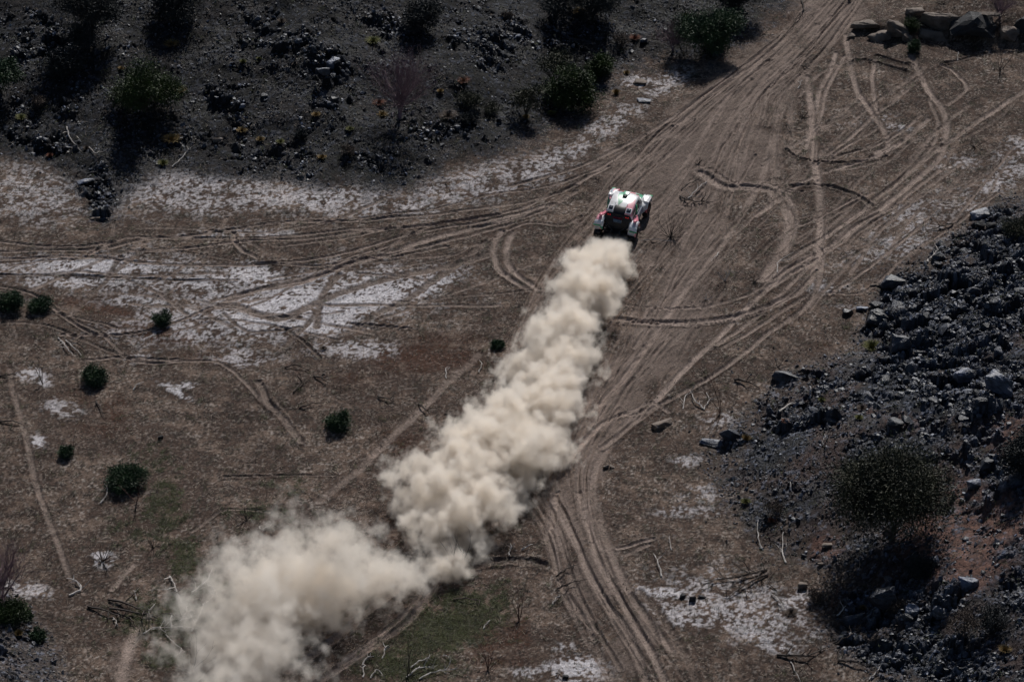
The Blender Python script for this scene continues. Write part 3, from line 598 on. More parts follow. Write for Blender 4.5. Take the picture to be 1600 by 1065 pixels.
lb = M_lamp.node_tree.nodes['Principled BSDF']; lb.inputs['Emission Color'].default_value = (1, .03, .02, 1); lb.inputs['Emission Strength'].default_value = .3

def ring_(y, z0, zw, zt, w0, ww, wt):
    """closed body section at y: sill, waist, roof"""
    return [(-w0, y, z0), (-ww, y, zw), (-wt, y, zt), (-wt*.5, y, zt+.03), (wt*.5, y, zt+.03), (wt, y, zt), (ww, y, zw), (w0, y, z0)]
car = empty('rally_car', (0, 0, 0))
tag(car, 'white, pink and green off-road rally car speeding ahead of its dust plume', 'car')
bm = bmesh.new()                          # lower body: tub, bonnet, tail
loft(bm, [ring_(-1.62, .72, .90, 1.02, .50, .60, .55), ring_(-1.5, .50, .90, 1.16, .70, .78, .70), ring_(-.6, .38, .80, 1.14, .78, .86, .78), ring_(.6, .38, .80, 1.12, .78, .88, .80),
          ring_(1.2, .42, .82, 1.16, .74, .86, .76), ring_(1.75, .48, .82, 1.06, .66, .80, .68), ring_(2.12, .55, .76, .88, .50, .66, .52)])
body = bm_obj('body', bm, M_liv, car, bevel=.05)
bm = bmesh.new()                          # cabin
loft(bm, [ring_(-1.42, .95, 1.26, 1.56, .70, .76, .62), ring_(-1.05, 1.02, 1.34, 1.68, .76, .77, .65), ring_(-.55, 1.10, 1.42, 1.80, .79, .77, .67), ring_(.15, 1.10, 1.42, 1.86, .79, .77, .67), ring_(.62, 1.10, 1.36, 1.80, .79, .77, .67), ring_(1.25, 1.08, 1.14, 1.18, .76, .74, .64)])
bm_obj('cabin', bm, M_liv, car, bevel=.04)
bm = bmesh.new()                          # windscreen
loft(bm, [[(-.64, .68, 1.79), (.64, .68, 1.79), (.64, .71, 1.76), (-.64, .71, 1.76)], [(-.66, 1.16, 1.235), (.66, 1.16, 1.235), (.66, 1.18, 1.20), (-.66, 1.18, 1.20)]]); bm_obj('windscreen', bm, M_glass, car, False)
for s in (-1, 1):                         # side windows
    bm = bmesh.new(); x0, x1 = s*.812, s*.72
    P = [(x0, -.30, 1.16), (x0, .95, 1.16), (s*.755, .58, 1.62), (x1, .10, 1.74), (x1, -.35, 1.74)]
    A = [bm.verts.new(p) for p in P]; B = [bm.verts.new((p[0]-s*.05, p[1], p[2])) for p in P]; bm.faces.new(A); bm.faces.new(B[::-1])
    for i in range(5): bm.faces.new((A[i], A[(i+1) % 5], B[(i+1) % 5], B[i]))
    bm_obj('side_window', bm, M_glass, car, False)
    bm = bmesh.new(); P = [(s*.812, -.42, 1.18), (s*.735, -.45, 1.68), (s*.715, -1.02, 1.58), (s*.795, -1.18, 1.20)]
    A = [bm.verts.new(p) for p in P]; B = [bm.verts.new((p[0]-s*.05, p[1], p[2])) for p in P]; bm.faces.new(A); bm.faces.new(B[::-1])
    for i in range(4): bm.faces.new((A[i], A[(i+1) % 4], B[(i+1) % 4], B[i]))
    bm_obj('quarter_window', bm, M_glass, car, False)
    bm = bmesh.new(); box(bm, (s*.875, .12, .80), (.03, 1.0, .62)); d = bm_obj('door', bm, M_liv if s > 0 else M_white, car, bevel=.02)
    bm = bmesh.new(); box(bm, (s*.90, -.25, .98), (.03, .16, .03)); bm_obj('door_handle', bm, M_black, d)
    bm = bmesh.new(); box(bm, (s*.79, -.32, 1.42), (.045, .05, .60), Matrix.Rotation(-s*.22, 3, 'Y') @ Matrix.Rotation(-.35, 3, 'X')); bm_obj('pillar_stripe', bm, M_greenp, car)
    bm = bmesh.new(); box(bm, (s*.99, .84, 1.30), (.15, .08, .11)); tube(bm, [(s*.78, .82, 1.20), (s*.93, .84, 1.28)], .02); bm_obj('mirror', bm, M_white, car, bevel=.02)
    # front and rear fenders: arched shells over the wheels
    for yc, nm, rad, mm_ in ((1.50, 'front_fender', .60, M_white), (-1.50, 'rear_fender', .60, M_liv)):
        bm = bmesh.new(); rings = []
        for k in range(13):
            a = math.radians(-8+k*196/12); rr_ = rad*(1.0+(.10 if 3 < k < 9 else 0)); cy, cz = yc+math.cos(a)*rr_*1.08, .62+math.sin(a)*rr_*.86
            iy, iz = yc+math.cos(a)*(rr_-.07)*1.08, .62+math.sin(a)*(rr_-.07)*.86
            xi, xo = s*.70, s*(1.13 if yc > 0 else 1.16)
            rings.append([(xi, cy, cz+.03), (xo-s*.06, cy, cz), (xo, cy, cz-.07), (xo, iy, iz-.05), (xi, iy, iz)])
        loft(bm, rings); f = bm_obj(nm, bm, M_liv, car, bevel=.02)
        bm = bmesh.new(); ysg = -1 if yc < 0 else 1       # white or green end blade
        if yc < 0:
            loft(bm, [[(s*.74, -1.98, 1.02), (s*1.17, -1.98, .98), (s*1.17, -1.94, .92), (s*.74, -1.94, .96)], [(s*.80, -2.22, .86), (s*1.20, -2.24, .80), (s*1.20, -2.18, .74), (s*.80, -2.16, .80)]]); bm_obj('fender_tip', bm, M_white, f, bevel=.01)
            bm = bmesh.new(); box(bm, (s*1.0, -2.26, .77), (.42, .05, .05)); bm_obj('fender_edge', bm, M_greenp, f)
            bm = bmesh.new(); box(bm, (s*.95, -1.45, 1.205), (.18, .62, .02)); bm_obj('fender_stripe', bm, M_pink, f)
        else:
            loft(bm, [[(s*.86, 1.08, 1.20), (s*1.14, 1.06, 1.13), (s*1.15, 1.06, 1.05), (s*.86, 1.08, 1.12)], [(s*.84, 1.5, 1.21), (s*1.15, 1.5, 1.14), (s*1.16, 1.5, 1.06), (s*.84, 1.5, 1.13)], [(s*.9, 1.9, 1.09), (s*1.13, 1.9, 1.03), (s*1.14, 1.9, .95), (s*.9, 1.9, 1.0)]]); bm_obj('fender_top', bm, M_white, f, bevel=.012)
            bm = bmesh.new(); box(bm, (s*1.03, 2.0, .96), (.22, .10, .10)); bm_obj('fender_edge', bm, M_greenp, f)
            bm = bmesh.new(); box(bm, (s*.80, 1.68, 1.17), (.17, .20, .02)); bm_obj('fender_vent', bm, M_black, f)
    bm = bmesh.new()                      # haunch from the rear fender to the door
    loft(bm, [[(s*.72, -1.15, 1.20), (s*1.10, -1.15, 1.06), (s*1.14, -1.15, .80), (s*.72, -1.15, .62)], [(s*.76, -.65, 1.16), (s*.98, -.65, 1.02), (s*1.04, -.65, .70), (s*.76, -.65, .42)], [(s*.80, -.25, 1.10), (s*.86, -.25, 1.0), (s*.92, -.25, .6), (s*.80, -.25, .40)]]); bm_obj('haunch', bm, M_pink, car, bevel=.02)
    bm = bmesh.new(); loft(bm, [[(s*.74, 1.05, 1.16), (s*1.08, 1.05, 1.04), (s*1.10, 1.05, .72), (s*.74, 1.05, .5)], [(s*.80, .66, 1.10), (s*.93, .66, 1.0), (s*.96, .66, .6), (s*.80, .66, .42)]]); bm_obj('side_pod', bm, M_liv, car, bevel=.02)
    for yc in (1.50, -1.50):
        bm = bmesh.new(); prof = [(.30, -.12), (.40, -.155), (.455, -.13), (.47, -.07), (.47, .07), (.455, .13), (.40, .155), (.30, .12)]; n = 32; R = []
        for k in range(n):
            a = 2*math.pi*k/n; g = 1.0 if k % 2 else .975
            R.append([(s*.97+x, yc+math.cos(a)*r*(g if r > .42 else 1), .47+math.sin(a)*r*(g if r > .42 else 1)) for r, x in prof])
        R.append(R[0]); VV = [[bm.verts.new(p) for p in r] for r in R[:-1]]; VV.append(VV[0])
        for a_, b_ in zip(VV[:-1], VV[1:]):
            for i in range(8): bm.faces.new((a_[i], a_[(i+1) % 8], b_[(i+1) % 8], b_[i]))
        wl = bm_obj('wheel', bm, M_tyre, car)
        bm = bmesh.new(); cyl(bm, (s*.97, yc, .47), .30, .20)
        for k in range(6):
            a = k*math.pi/3; box(bm, (s*1.075, yc+math.cos(a)*.15, .47+math.sin(a)*.15), (.03, .05, .26), Matrix.Rotation(math.pi/2-a, 3, 'X').inverted())
        cyl(bm, (s*1.08, yc, .47), .07, .05, n=12); bm_obj('rim', bm, M_rim, wl)
        bm = bmesh.new()
        tube(bm, [(s*.86, yc, .42), (s*.40, yc-.20, .52)], .035); tube(bm, [(s*.86, yc, .42), (s*.40, yc+.20, .52)], .035); tube(bm, [(s*.85, yc, .58), (s*.42, yc, .72)], .03); tube(bm, [(s*.80, yc+.08, .45), (s*.60, yc+.05, 1.0)], .05)
        bm_obj('suspension', bm, M_steel, car)
    # rear lamps, deck windows
    for x in (.44, .56):
        bm = bmesh.new(); cyl(bm, (s*x, -1.53, 1.40), .034, .05, 'Y', 14); bm_obj('tail_lamp', bm, M_lamp, car)
    bm = bmesh.new(); box(bm, (s*.50, -1.16, 1.685), (.32, .46, .02), Matrix.Rotation(.32, 3, 'X')); fr = bm_obj('deck_window', bm, M_white, car, bevel=.01)
    bm = bmesh.new(); box(bm, (s*.50, -1.152, 1.702), (.23, .33, .02), Matrix.Rotation(.32, 3, 'X')); bm_obj('pane', bm, M_glass, fr)
    bm = bmesh.new(); tube(bm, [(s*.62, -1.80, .90), (s*.10, -1.94, .50)], .022); tube(bm, [(s*.62, -1.80, .90), (s*.72, -1.6, .55)], .02); bm_obj('bumper_brace', bm, M_steel, car)
    bm = bmesh.new(); box(bm, (s*.97, -2.08, .46), (.34, .015, .42), Matrix.Rotation(-.15, 3, 'X')); bm_obj('mud_flap', bm, M_black, car)
    bm = bmesh.new(); tube(bm, [(s*.25, -1.7, .66), (s*.25, -1.95, .66)], .05, 10); bm_obj('exhaust', bm, M_steel, car)
    bm = bmesh.new(); box(bm, (s*.52, 2.05, .86), (.22, .05, .08), Matrix.Rotation(s*-.3, 3, 'Z')); bm_obj('headlight', bm, M_glass, car, bevel=.01)
bm = bmesh.new()                          # black tail recess
H = lambda y, t: [(-.60, y, 1.52), (.60, y, 1.52), (.79, y-.10*t, 1.22), (.74, y-.22*t, .95), (.50, y-.30*t, .62), (-.50, y-.30*t, .62), (-.74, y-.22*t, .95), (-.79, y-.10*t, 1.22)]
loft(bm, [H(-1.50, 1.0), H(-1.36, .8)])
tl = bm_obj('tail_panel', bm, M_black, car, bevel=.01)
bm = bmesh.new(); box(bm, (0, -1.66, 1.10), (.46, .03, .24)); bm_obj('tailgate_plate', bm, M_blue, tl)
bm = bmesh.new(); box(bm, (0, -1.60, 1.29), (.52, .03, .12)); bm_obj('brake_strip', bm, mat('maroon_panel', (.16, .012, .03), rough=.4), tl)
bm = bmesh.new()                          # engine cover between deck windows
loft(bm, [[(-.30, -.86, 1.80), (.30, -.86, 1.80), (.30, -.86, 1.6), (-.30, -.86, 1.6)], [(-.33, -1.20, 1.72), (.33, -1.20, 1.72), (.33, -1.20, 1.5), (-.33, -1.20, 1.5)], [(-.32, -1.53, 1.52), (.32, -1.53, 1.52), (.32, -1.53, 1.3), (-.32, -1.53, 1.3)]]); bm_obj('engine_cover', bm, M_black, car, bevel=.03)
bm = bmesh.new(); loft(bm, [[(-.16, .55, 1.82), (.16, .55, 1.82), (.16, .55, 1.96), (-.16, .55, 1.96)], [(-.14, .12, 1.87), (.14, .12, 1.87), (.12, .12, 1.92), (-.12, .12, 1.92)]]); sc_ = bm_obj('roof_scoop', bm, M_liv, car, bevel=.015)
bm = bmesh.new(); box(bm, (0, .10, 1.925), (.24, .24, .03)); bm_obj('scoop_opening', bm, M_black, sc_)
bm = bmesh.new(); tube(bm, [(-.80, -1.56, 1.0), (-.82, -1.50, 1.24), (-.64, -1.48, 1.52)], .025); bm_obj('tail_rim', bm, M_redp, car)
for x, y in ((-.34, -.82), (.34, -.82)):
    bm = bmesh.new(); tube(bm, [(x, y, 1.76), (x, y-.03, 1.95)], .012); bm_obj('antenna', bm, M_black, car)
bm = bmesh.new(); box(bm, (0, 0, .36), (1.3, 3.2, .06)); bm_obj('underbody', bm, M_black, car)
def seat_on(px_, py_): return at_px(px_, py_)
cpos = at_px(972, 355)
car.location = cpos+Vector((0, 0, .02)); car.rotation_mode = 'XYZ'; car.rotation_euler = (math.radians(2.0), math.radians(4.0), math.radians(-16))
car.scale = (1.12, 1.0, 1.0)
car.scale = (1.06, 1.02, .97)
for o in list(car.children_recursive):    # body sits high on its long-travel suspension, short tail
    if o.name.split('.')[0] in ('wheel', 'rim', 'suspension', 'underbody', 'mud_flap', 'exhaust'):
        for v in o.data.vertices:
            if v.co.y < -.6: v.co.y += .14
        continue
    for v in o.data.vertices:
        if v.co.y < -.4: v.co.y = -.4+(v.co.y+.4)*.80
        if v.co.y < -1.2 and abs(v.co.x) > .6 and o.name.split('.')[0].startswith('fender'): v.co.z += .12
        v.co.z += .13
# ================================================================== ROCKS
M_rock = mat('dark_slate_rock', (.040, .046, .066), rough=.5, spec=.5, scale=2.2, color2=(.013, .013, .016), bump=.05, bscale=9, objvar=.45)
M_rockb = mat('blue_grey_rock', (.105, .122, .175), rough=.5, spec=.5, scale=2, color2=(.032, .034, .044), bump=.05, bscale=9, objvar=.4)
M_rockw = mat('pale_sandstone', (.19, .155, .13), rough=.8, scale=1.4, color2=(.085, .065, .055), bump=.06, bscale=6, objvar=.1)
M_rockd = mat('black_stone', (.022, .022, .025), rough=.7, scale=3, bump=.03, objvar=.2)
rock_me = [hull_mesh('rock', hull_verts(200+k, 13+k % 5, 1, .78, .62), .05) for k in range(10)]
def rock_variant(m):
    out = []
    for me in rock_me: c = me.copy(); c.materials.append(m); out.append(c)
    return out
RV = {M_rock: rock_variant(M_rock), M_rockb: rock_variant(M_rockb)}
rr = random.Random(12)
def put_rock(x, y, s, m, label, group, name='rock'):
    me = rr.choice(RV[m]); o = bpy.data.objects.new(name, me); COL.objects.link(o)
    z = float(hz(np.array(x), np.array(y)))
    o.location = (x, y, z+s*.12); o.rotation_euler = (rr.uniform(-.3, .3), rr.uniform(-.3, .3), rr.uniform(0, 6.28)); o.scale = (s*rr.uniform(.8, 1.25), s*rr.uniform(.8, 1.2), s*rr.uniform(.7, 1.15))
    return tag(o, label, 'rock', group)
def place_words(px, py, right):
    if right:
        if py < 440: return 'at the upper end of the right-hand slope'
        if py < 560: return 'above the yellow-green tuft' if px < 1420 else ('along the top of the upper rock pile' if py < 490 else 'in the heart of the upper rock pile')
        if py < 660: return 'left of the blue-grey crags' if px < 1440 else 'below the upper rock pile near the right edge'
        if py < 860: return 'left of the big olive tree' if px < 1390 else 'right of the big olive tree'
        return 'at the foot of the right-hand slope' if px < 1320 else ('around the big dark boulder' if px < 1460 else 'near the bottom right corner')
    if py > 235: return 'in the stone chute at the lower left of the hillside' if px < 220 else 'along the foot of the top hillside'
    if px < 300: return 'around the broad dark green tree'
    if px < 480: return 'between the broad green tree and the blue-grey crags'
    if px < 600: return 'around the blue-grey crags of the hillside'
    if px < 790: return 'near the bare purple tree'
    return 'in the hillside clump of green trees'
def zone_rocks(n, dens, seed, smin, smax, m, look, side, pw=2.2):
    X, Y = sample(n, dens, seed, 60); r = np.random.RandomState(seed)
    for x, y in zip(X, Y):
        s = smin+(smax-smin)*r.rand()**pw; q = unproject(x, y, float(hz(x, y))); big = 'large' if s > smin+.45*(smax-smin) else 'small'
        wd = place_words(q[0], q[1], side) if side is not None else 'on the small slope in the bottom-left corner'
        put_rock(float(x), float(y), s, m, '%s %s %s' % (big, look, wd), '%s rocks %s' % (look.split()[0], wd))
zone_rocks(120, BLK*mB, 301, .16, .62, M_rock, 'dark angular rock', True)
zone_rocks(45, BLK*mB, 302, .14, .5, M_rockb, 'blue-grey angular rock', True)
zone_rocks(60, np.clip(mA*.3+BLK*mA, 0, 1), 303, .10, .34, M_rock, 'dark angular rock', False)
zone_rocks(34, BLK*mA, 304, .12, .36, M_rockb, 'blue-grey angular rock', False)
zone_rocks(12, mC, 305, .10, .22, M_rock, 'dark rock', None)
# rest of the rubble
rtT = [tri_template(400+k, 11, (1, .8, .6)) for k in range(6)]
X, Y = sample(5200, np.clip(BLK*(mA+mB)+mB*.12+mC*.2+mA*.07*sstep(-.1, .2, n7+n1), 0, 1), 310, 30); rsd = np.random.RandomState(8); S = .07+.16*rsd.rand(len(X))**2
tag(scatter('rock_rubble', rtT, X, Y, S, M_rock, .2, .4, 12), kind='stuff')
X, Y = sample(2000, np.clip(BLK*(mA+mB)+mB*.10+mA*.07*sstep(-.15, .2, n7+n1), 0, 1), 311, 30); S = .06+.13*rsd.rand(len(X))**2
tag(scatter('blue_grey_rubble', rtT, X, Y, S, M_rockb, .2, .4, 13), kind='stuff')

def boulder(px_, py_, sx, sy, sz, rz, m, label, seed, name='boulder', cat='boulder', sink=.25, group=None, tiltx=0.0):
    sx, sy, sz = sx*.86, sy*.86, sz*.80
    """a weathered block: hull, cut into smaller faces and roughened"""
    bm = bmesh.new(); r = np.random.RandomState(seed)
    p = r.uniform(-1, 1, (18, 3)); p /= np.maximum(np.abs(p).max(1), .001)[:, None]; p *= (.78+.22*r.rand(18, 1))
    for q in p: bm.verts.new(q*np.array([sx, sy, sz])/2)
    res = bmesh.ops.convex_hull(bm, input=bm.verts); bmesh.ops.delete(bm, geom=[g for g in res['geom_interior'] if isinstance(g, bmesh.types.BMVert)], context='VERTS')
    bmesh.ops.bevel(bm, geom=bm.edges[:], offset=min(sx, sy, sz)*.05, segments=1, profile=.5, affect='EDGES', clamp_overlap=True)
    bmesh.ops.triangulate(bm, faces=bm.faces); bmesh.ops.subdivide_edges(bm, edges=bm.edges[:], cuts=2, use_grid_fill=True)
    for v in bm.verts:
        q = np.array([v.co.x*1.7+v.co.z*2+seed, v.co.y*1.7+v.co.z*1.3]); a = float(gnoise(q[:1], q[1:], 3)[0])+.5*float(gnoise(q[:1]*3, q[1:]*3, 4)[0])
        v.co += v.normal*a*min(sx, sy, sz)*.10 if v.normal.length > 0 else v.co*0
    me = bpy.data.meshes.new(name); bm.to_mesh(me); bm.free(); o = link(name, me, m)
    c = at_px(px_, py_); o.location = c+Vector((0, 0, sz*(.5-sink))); o.rotation_euler = (tiltx, 0, rz); return tag(o, label, cat, group)
BO = [
 (1352, 47, 2.4, 1.2, .8, -.2, M_rockw, 'long low brown sandstone boulder, leftmost of the ledge at the top right'),
 (1401, 50, 1.9, 1.5, 1.6, .3, M_rockw, 'tall rounded pale boulder between the low leftmost ledge block and the green bush'),
 (1376, 62, 1.9, 1.1, .9, .5, M_rockw, 'brown boulder lying in front of the tall rounded pale one'),
 (1418, 64, .9, .8, .9, 0, M_rockw, 'small pale block beside the foot of the green bush on the ledge'),
 (1428, 22, 1.6, .8, .6, 0, M_rockw, 'flat pale slab just above the green bush on the ledge'),
 (1468, 42, 2.9, 1.5, 1.5, -.05, M_rockw, 'broad pale sandstone boulder right of the green bush on the ledge'),
 (1460, 60, 2.5, .9, .8, -.25, M_rockw, 'long grey curved boulder lying in front of the broad pale one'),
 (1520, 52, 3.6, 1.9, 2.1, -.1, M_rockd, 'large black boulder in shadow with a pale slab on top'),
 (1578, 62, 1.6, 1.1, 1.0, 0, M_rockw, 'pale boulder right of the large black one on the ledge'),
 (1600, 48, 2.0, 1.4, 1.6, .1, M_rockd, 'black boulder at the right end of the ledge'),
 (1328, 60, .8, .5, .4, .1, M_rockw, 'small low stone left of the brown ledge boulders'),
]
for i, b_ in enumerate(BO): boulder(*b_, seed=30+i)
s_ = boulder(1546, 46, 1.6, .7, .14, -.1, M_rockw, 'thin pale slab lying on the large black boulder', 61, name='rock_slab', cat='rock'); s_.location.z += 1.05
boulder(1036, 667, 1.55, .75, .55, .55, M_rockw, 'flat pale slab of rock alone beside the trail, dark on its near side', 62, name='rock_slab', cat='rock', tiltx=-.15)
boulder(947, 733, .40, .34, .34, 0, M_rockw, 'small pale stone, left one of a pair by the trail', 63, name='stone', cat='stone')
boulder(958, 733, .48, .34, .30, 0, M_rockw, 'small pale stone, right one of a pair by the trail', 64, name='stone', cat='stone')
boulder(1067, 935, .34, .34, .36, 0, M_rockd, 'round black stone on the pale crust, left of the taller black one', 65, name='stone', cat='stone')
boulder(1082, 938, .42, .38, .60, 0, M_rockd, 'tall black stone on the pale crust', 66, name='stone', cat='stone')
boulder(1097, 934, .50, .3, .22, 0, M_rockd, 'low black stone just right of the tall black one on the pale crust', 67, name='stone', cat='stone')
boulder(884, 1060, .36, .3, .3, 0, M_rockd, 'lone black stone on the pale patch at the bottom edge', 68, name='stone', cat='stone')
boulder(251, 688, .34, .3, .34, 0, M_rockd, 'dark stone beside a pale spot on the left plain', 69, name='stone', cat='stone')
boulder(506, 585, .26, .22, .2, 0, M_rockw, 'small white stone among crossed dead twigs on the left plain', 70, name='stone', cat='stone')
boulder(1254, 918, .58, .6, .5, 0, M_rockw, 'rounded pale stone at the foot of the right-hand slope', 71, name='stone', cat='stone')
boulder(1284, 884, .5, .3, .26, 0, M_rockw, 'pinkish pale stone below the big tree of the right-hand slope', 72, name='stone', cat='stone')
boulder(1292, 855, .7, .4, .26, .2, M_rockw, 'cream stone on the shaded ground below the big tree', 73, name='stone', cat='stone')
boulder(1459, 882, .7, .6, .5, .4, M_rockb, 'blue-grey boulder right of the dark round bush', 74)
boulder(1514, 915, 1.2, .8, .75, .2, M_rockb, 'blue-grey boulder with a black shaded face on the reddish slope', 75)
boulder(1376, 945, 1.7, 1.1, 1.5, .2, M_rock, 'big dark boulder with a lighter top low on the right-hand slope', 76)
boulder(1335, 972, 1.6, .8, .8, .3, M_rock, 'dark boulder left of the big one low on the right-hand slope', 77)
boulder(1468, 968, 1.0, .8, .8, -.3, M_rockb, 'pale blue-grey boulder right of the big dark one', 78)
boulder(1425, 965, .8, .6, .8, -.3, M_rockb, 'grey boulder between the big dark one and the pale blue-grey one', 79)
boulder(1408, 545, 1.5, 1.2, 1.3, .2, M_rock, 'black craggy boulder under the yellow-green bush', 80)
boulder(1375, 508, 2.2, 1.2, 1.2, 0, M_rock, 'black craggy boulder above the yellow-green bush', 81)
boulder(1325, 493, .8, .6, .55, 0, M_rock, 'dark boulder at the left tip of the upper rock pile', 82)
boulder(1348, 486, .9, .6, .4, 0, M_rockb, 'grey flat boulder beside the left tip of the upper rock pile', 83)
boulder(1393, 443, 1.8, .9, .8, .2, M_rock, 'dark boulder with a pale flat top at the corner of the upper rock pile', 84)
boulder(1364, 447, .5, .3, .14, .2, M_rockw, 'small white flat stone off the corner of the upper rock pile', 85, name='stone', cat='stone')
boulder(1530, 342, 1.4, 1.0, .7, .3, M_rockb, 'pale grey boulder at the upper end of the right-hand slope', 86)
boulder(1531, 358, .7, .5, .5, 0, M_rockd, 'round black boulder under the pale grey one at the upper end of the slope', 87)
boulder(1548, 358, .8, .5, .5, 0, M_rockd, 'black boulder right of the round black one at the upper end of the slope', 88)
boulder(1228, 592, 1.8, .8, .8, -.1, M_rock, 'dark low outcrop boulder at the left edge of the right-hand slope', 89)
boulder(1500, 600, 1.3, .9, 1.0, .2, M_rockb, 'blue-grey craggy boulder in the middle of the right-hand slope', 90)
boulder(1560, 605, 1.9, 1.2, 1.3, -.2, M_rockb, 'broad blue-grey crag with a black hollow beneath, near the right edge', 91)
boulder(1522, 762, .9, .7, .6, .3, M_rockb, 'squarish blue-grey boulder on the reddish ground right of the big tree', 92)
boulder(1110, 695, 1.6, .7, .4, -.2, M_rockb, 'low grey outcrop stone by the edge of the right-hand slope', 93)
boulder(520, 103, 1.3, .9, .8, .3, M_rockb, 'blue-grey crag in the middle of the top hillside', 94)
boulder(505, 122, 1.1, .7, .6, .1, M_rockb, 'second blue-grey crag just below the first on the top hillside', 95)
boulder(523, 160, .7, .5, .6, .1, M_rock, 'dark boulder with a pale top left of the bare purple tree', 96)
boulder(340, 222, .8, .5, .5, .1, M_rockw, 'pale stone with a dark near side right of the orange tufts', 97)
boulder(149, 343, .75, .5, .35, .1, M_rockw, 'white stone at the lower end of the dark stone chute', 98, name='stone', cat='stone')
boulder(134, 287, 1.3, .7, .3, .5, M_rockb, 'pale grey slab beside the dark stone chute', 99, name='rock_slab', cat='rock')
boulder(998, 130, 1.3, .8, .3, -.2, M_rockw, 'flat pale rock below the green hillside trees', 100, name='rock_slab', cat='rock')
boulder(1005, 160, 1.2, .6, .25, -.1, M_rockb, 'flat grey rock just above the trail edge', 101, name='rock_slab', cat='rock')
boulder(1006, 68, .6, .5, .5, 0, M_rock, 'small dark boulder left of the purple bush', 102)

# ================================================================== PLANTS
def leaf_cloud(n, lobes, size, seed, flat_=.5):
    """many small leaf faces spread through lobes: (x, y, z, rx, ry, rz)"""
    r = np.random.RandomState(seed); wgt = np.array([l[3]*l[4]*l[5] for l in lobes])**.7; k = r.choice(len(lobes), n, p=wgt/wgt.sum()); Lb = np.array(lobes)[k]
    d = r.normal(size=(n, 3)); d /= np.linalg.norm(d, axis=1, keepdims=True); rad = r.rand(n, 1)**.45
    rad *= (1+.34*np.sin(d[:, :1]*5+seed)*np.cos(d[:, 1:2]*6+k[:, None])+.15*r.normal(size=(n, 1)))
    c = Lb[:, :3]+d*rad*Lb[:, 3:]; a = r.normal(size=(n, 3)); a /= np.linalg.norm(a, axis=1, keepdims=True); a = a*.6+d*.7
    a /= np.linalg.norm(a, axis=1, keepdims=True); b = np.cross(a, r.normal(size=(n, 3))); b /= np.linalg.norm(b, axis=1, keepdims=True)
    s = size*(.6+.8*r.rand(n, 1)); V = np.stack([c-b*s*flat_, c+b*s*flat_, c+a*s*2.2], 1).reshape(-1, 3)
    V[:, 2] = np.maximum(V[:, 2], .02); return V, np.arange(n*3).reshape(-1, 3)
M_leafd = mat('dark_green_leaves', (.040, .078, .030), rough=.6, scale=1.5, color2=(.014, .032, .018))
M_leafg = mat('green_leaves', (.038, .066, .012), rough=.6, scale=1.2, color2=(.012, .024, .007))
M_leafo = mat('olive_grey_leaves', (.055, .056, .032), rough=.7, scale=1.0, color2=(.020, .024, .018))
M_leafs = mat('dusky_leaves', (.026, .032, .034), rough=.7, scale=1.0, color2=(.011, .013, .015))
M_purp = mat('purple_brown_twigs', (.22, .145, .17), rough=.8, scale=2, color2=(.10, .065, .075))
M_bark = mat('dark_bark', (.045, .035, .030), rough=.9, scale=6, bump=.02)
M_yel = mat('ochre_grass', (.17, .105, .032), rough=.8, scale=3, color2=(.12, .085, .03))
M_ylg = mat('yellow_green_grass', (.105, .105, .026), rough=.8, scale=3, color2=(.07, .075, .02))
M_redg = mat('russet_grass', (.16, .055, .03), rough=.8, scale=3, color2=(.07, .03, .02))
M_greyg = mat('grey_brown_twigs', (.10, .075, .06), rough=.85, scale=3, color2=(.04, .03, .027))
M_bleach = mat('bleached_wood', (.52, .49, .47), rough=.8, scale=3, color2=(.28, .25, .23))
M_darkw = mat('dark_dead_wood', (.075, .058, .050), rough=.85, scale=4, color2=(.025, .020, .018))
M_redw = mat('reddish_dead_stems', (.14, .07, .055), rough=.85, scale=4, color2=(.05, .03, .026))

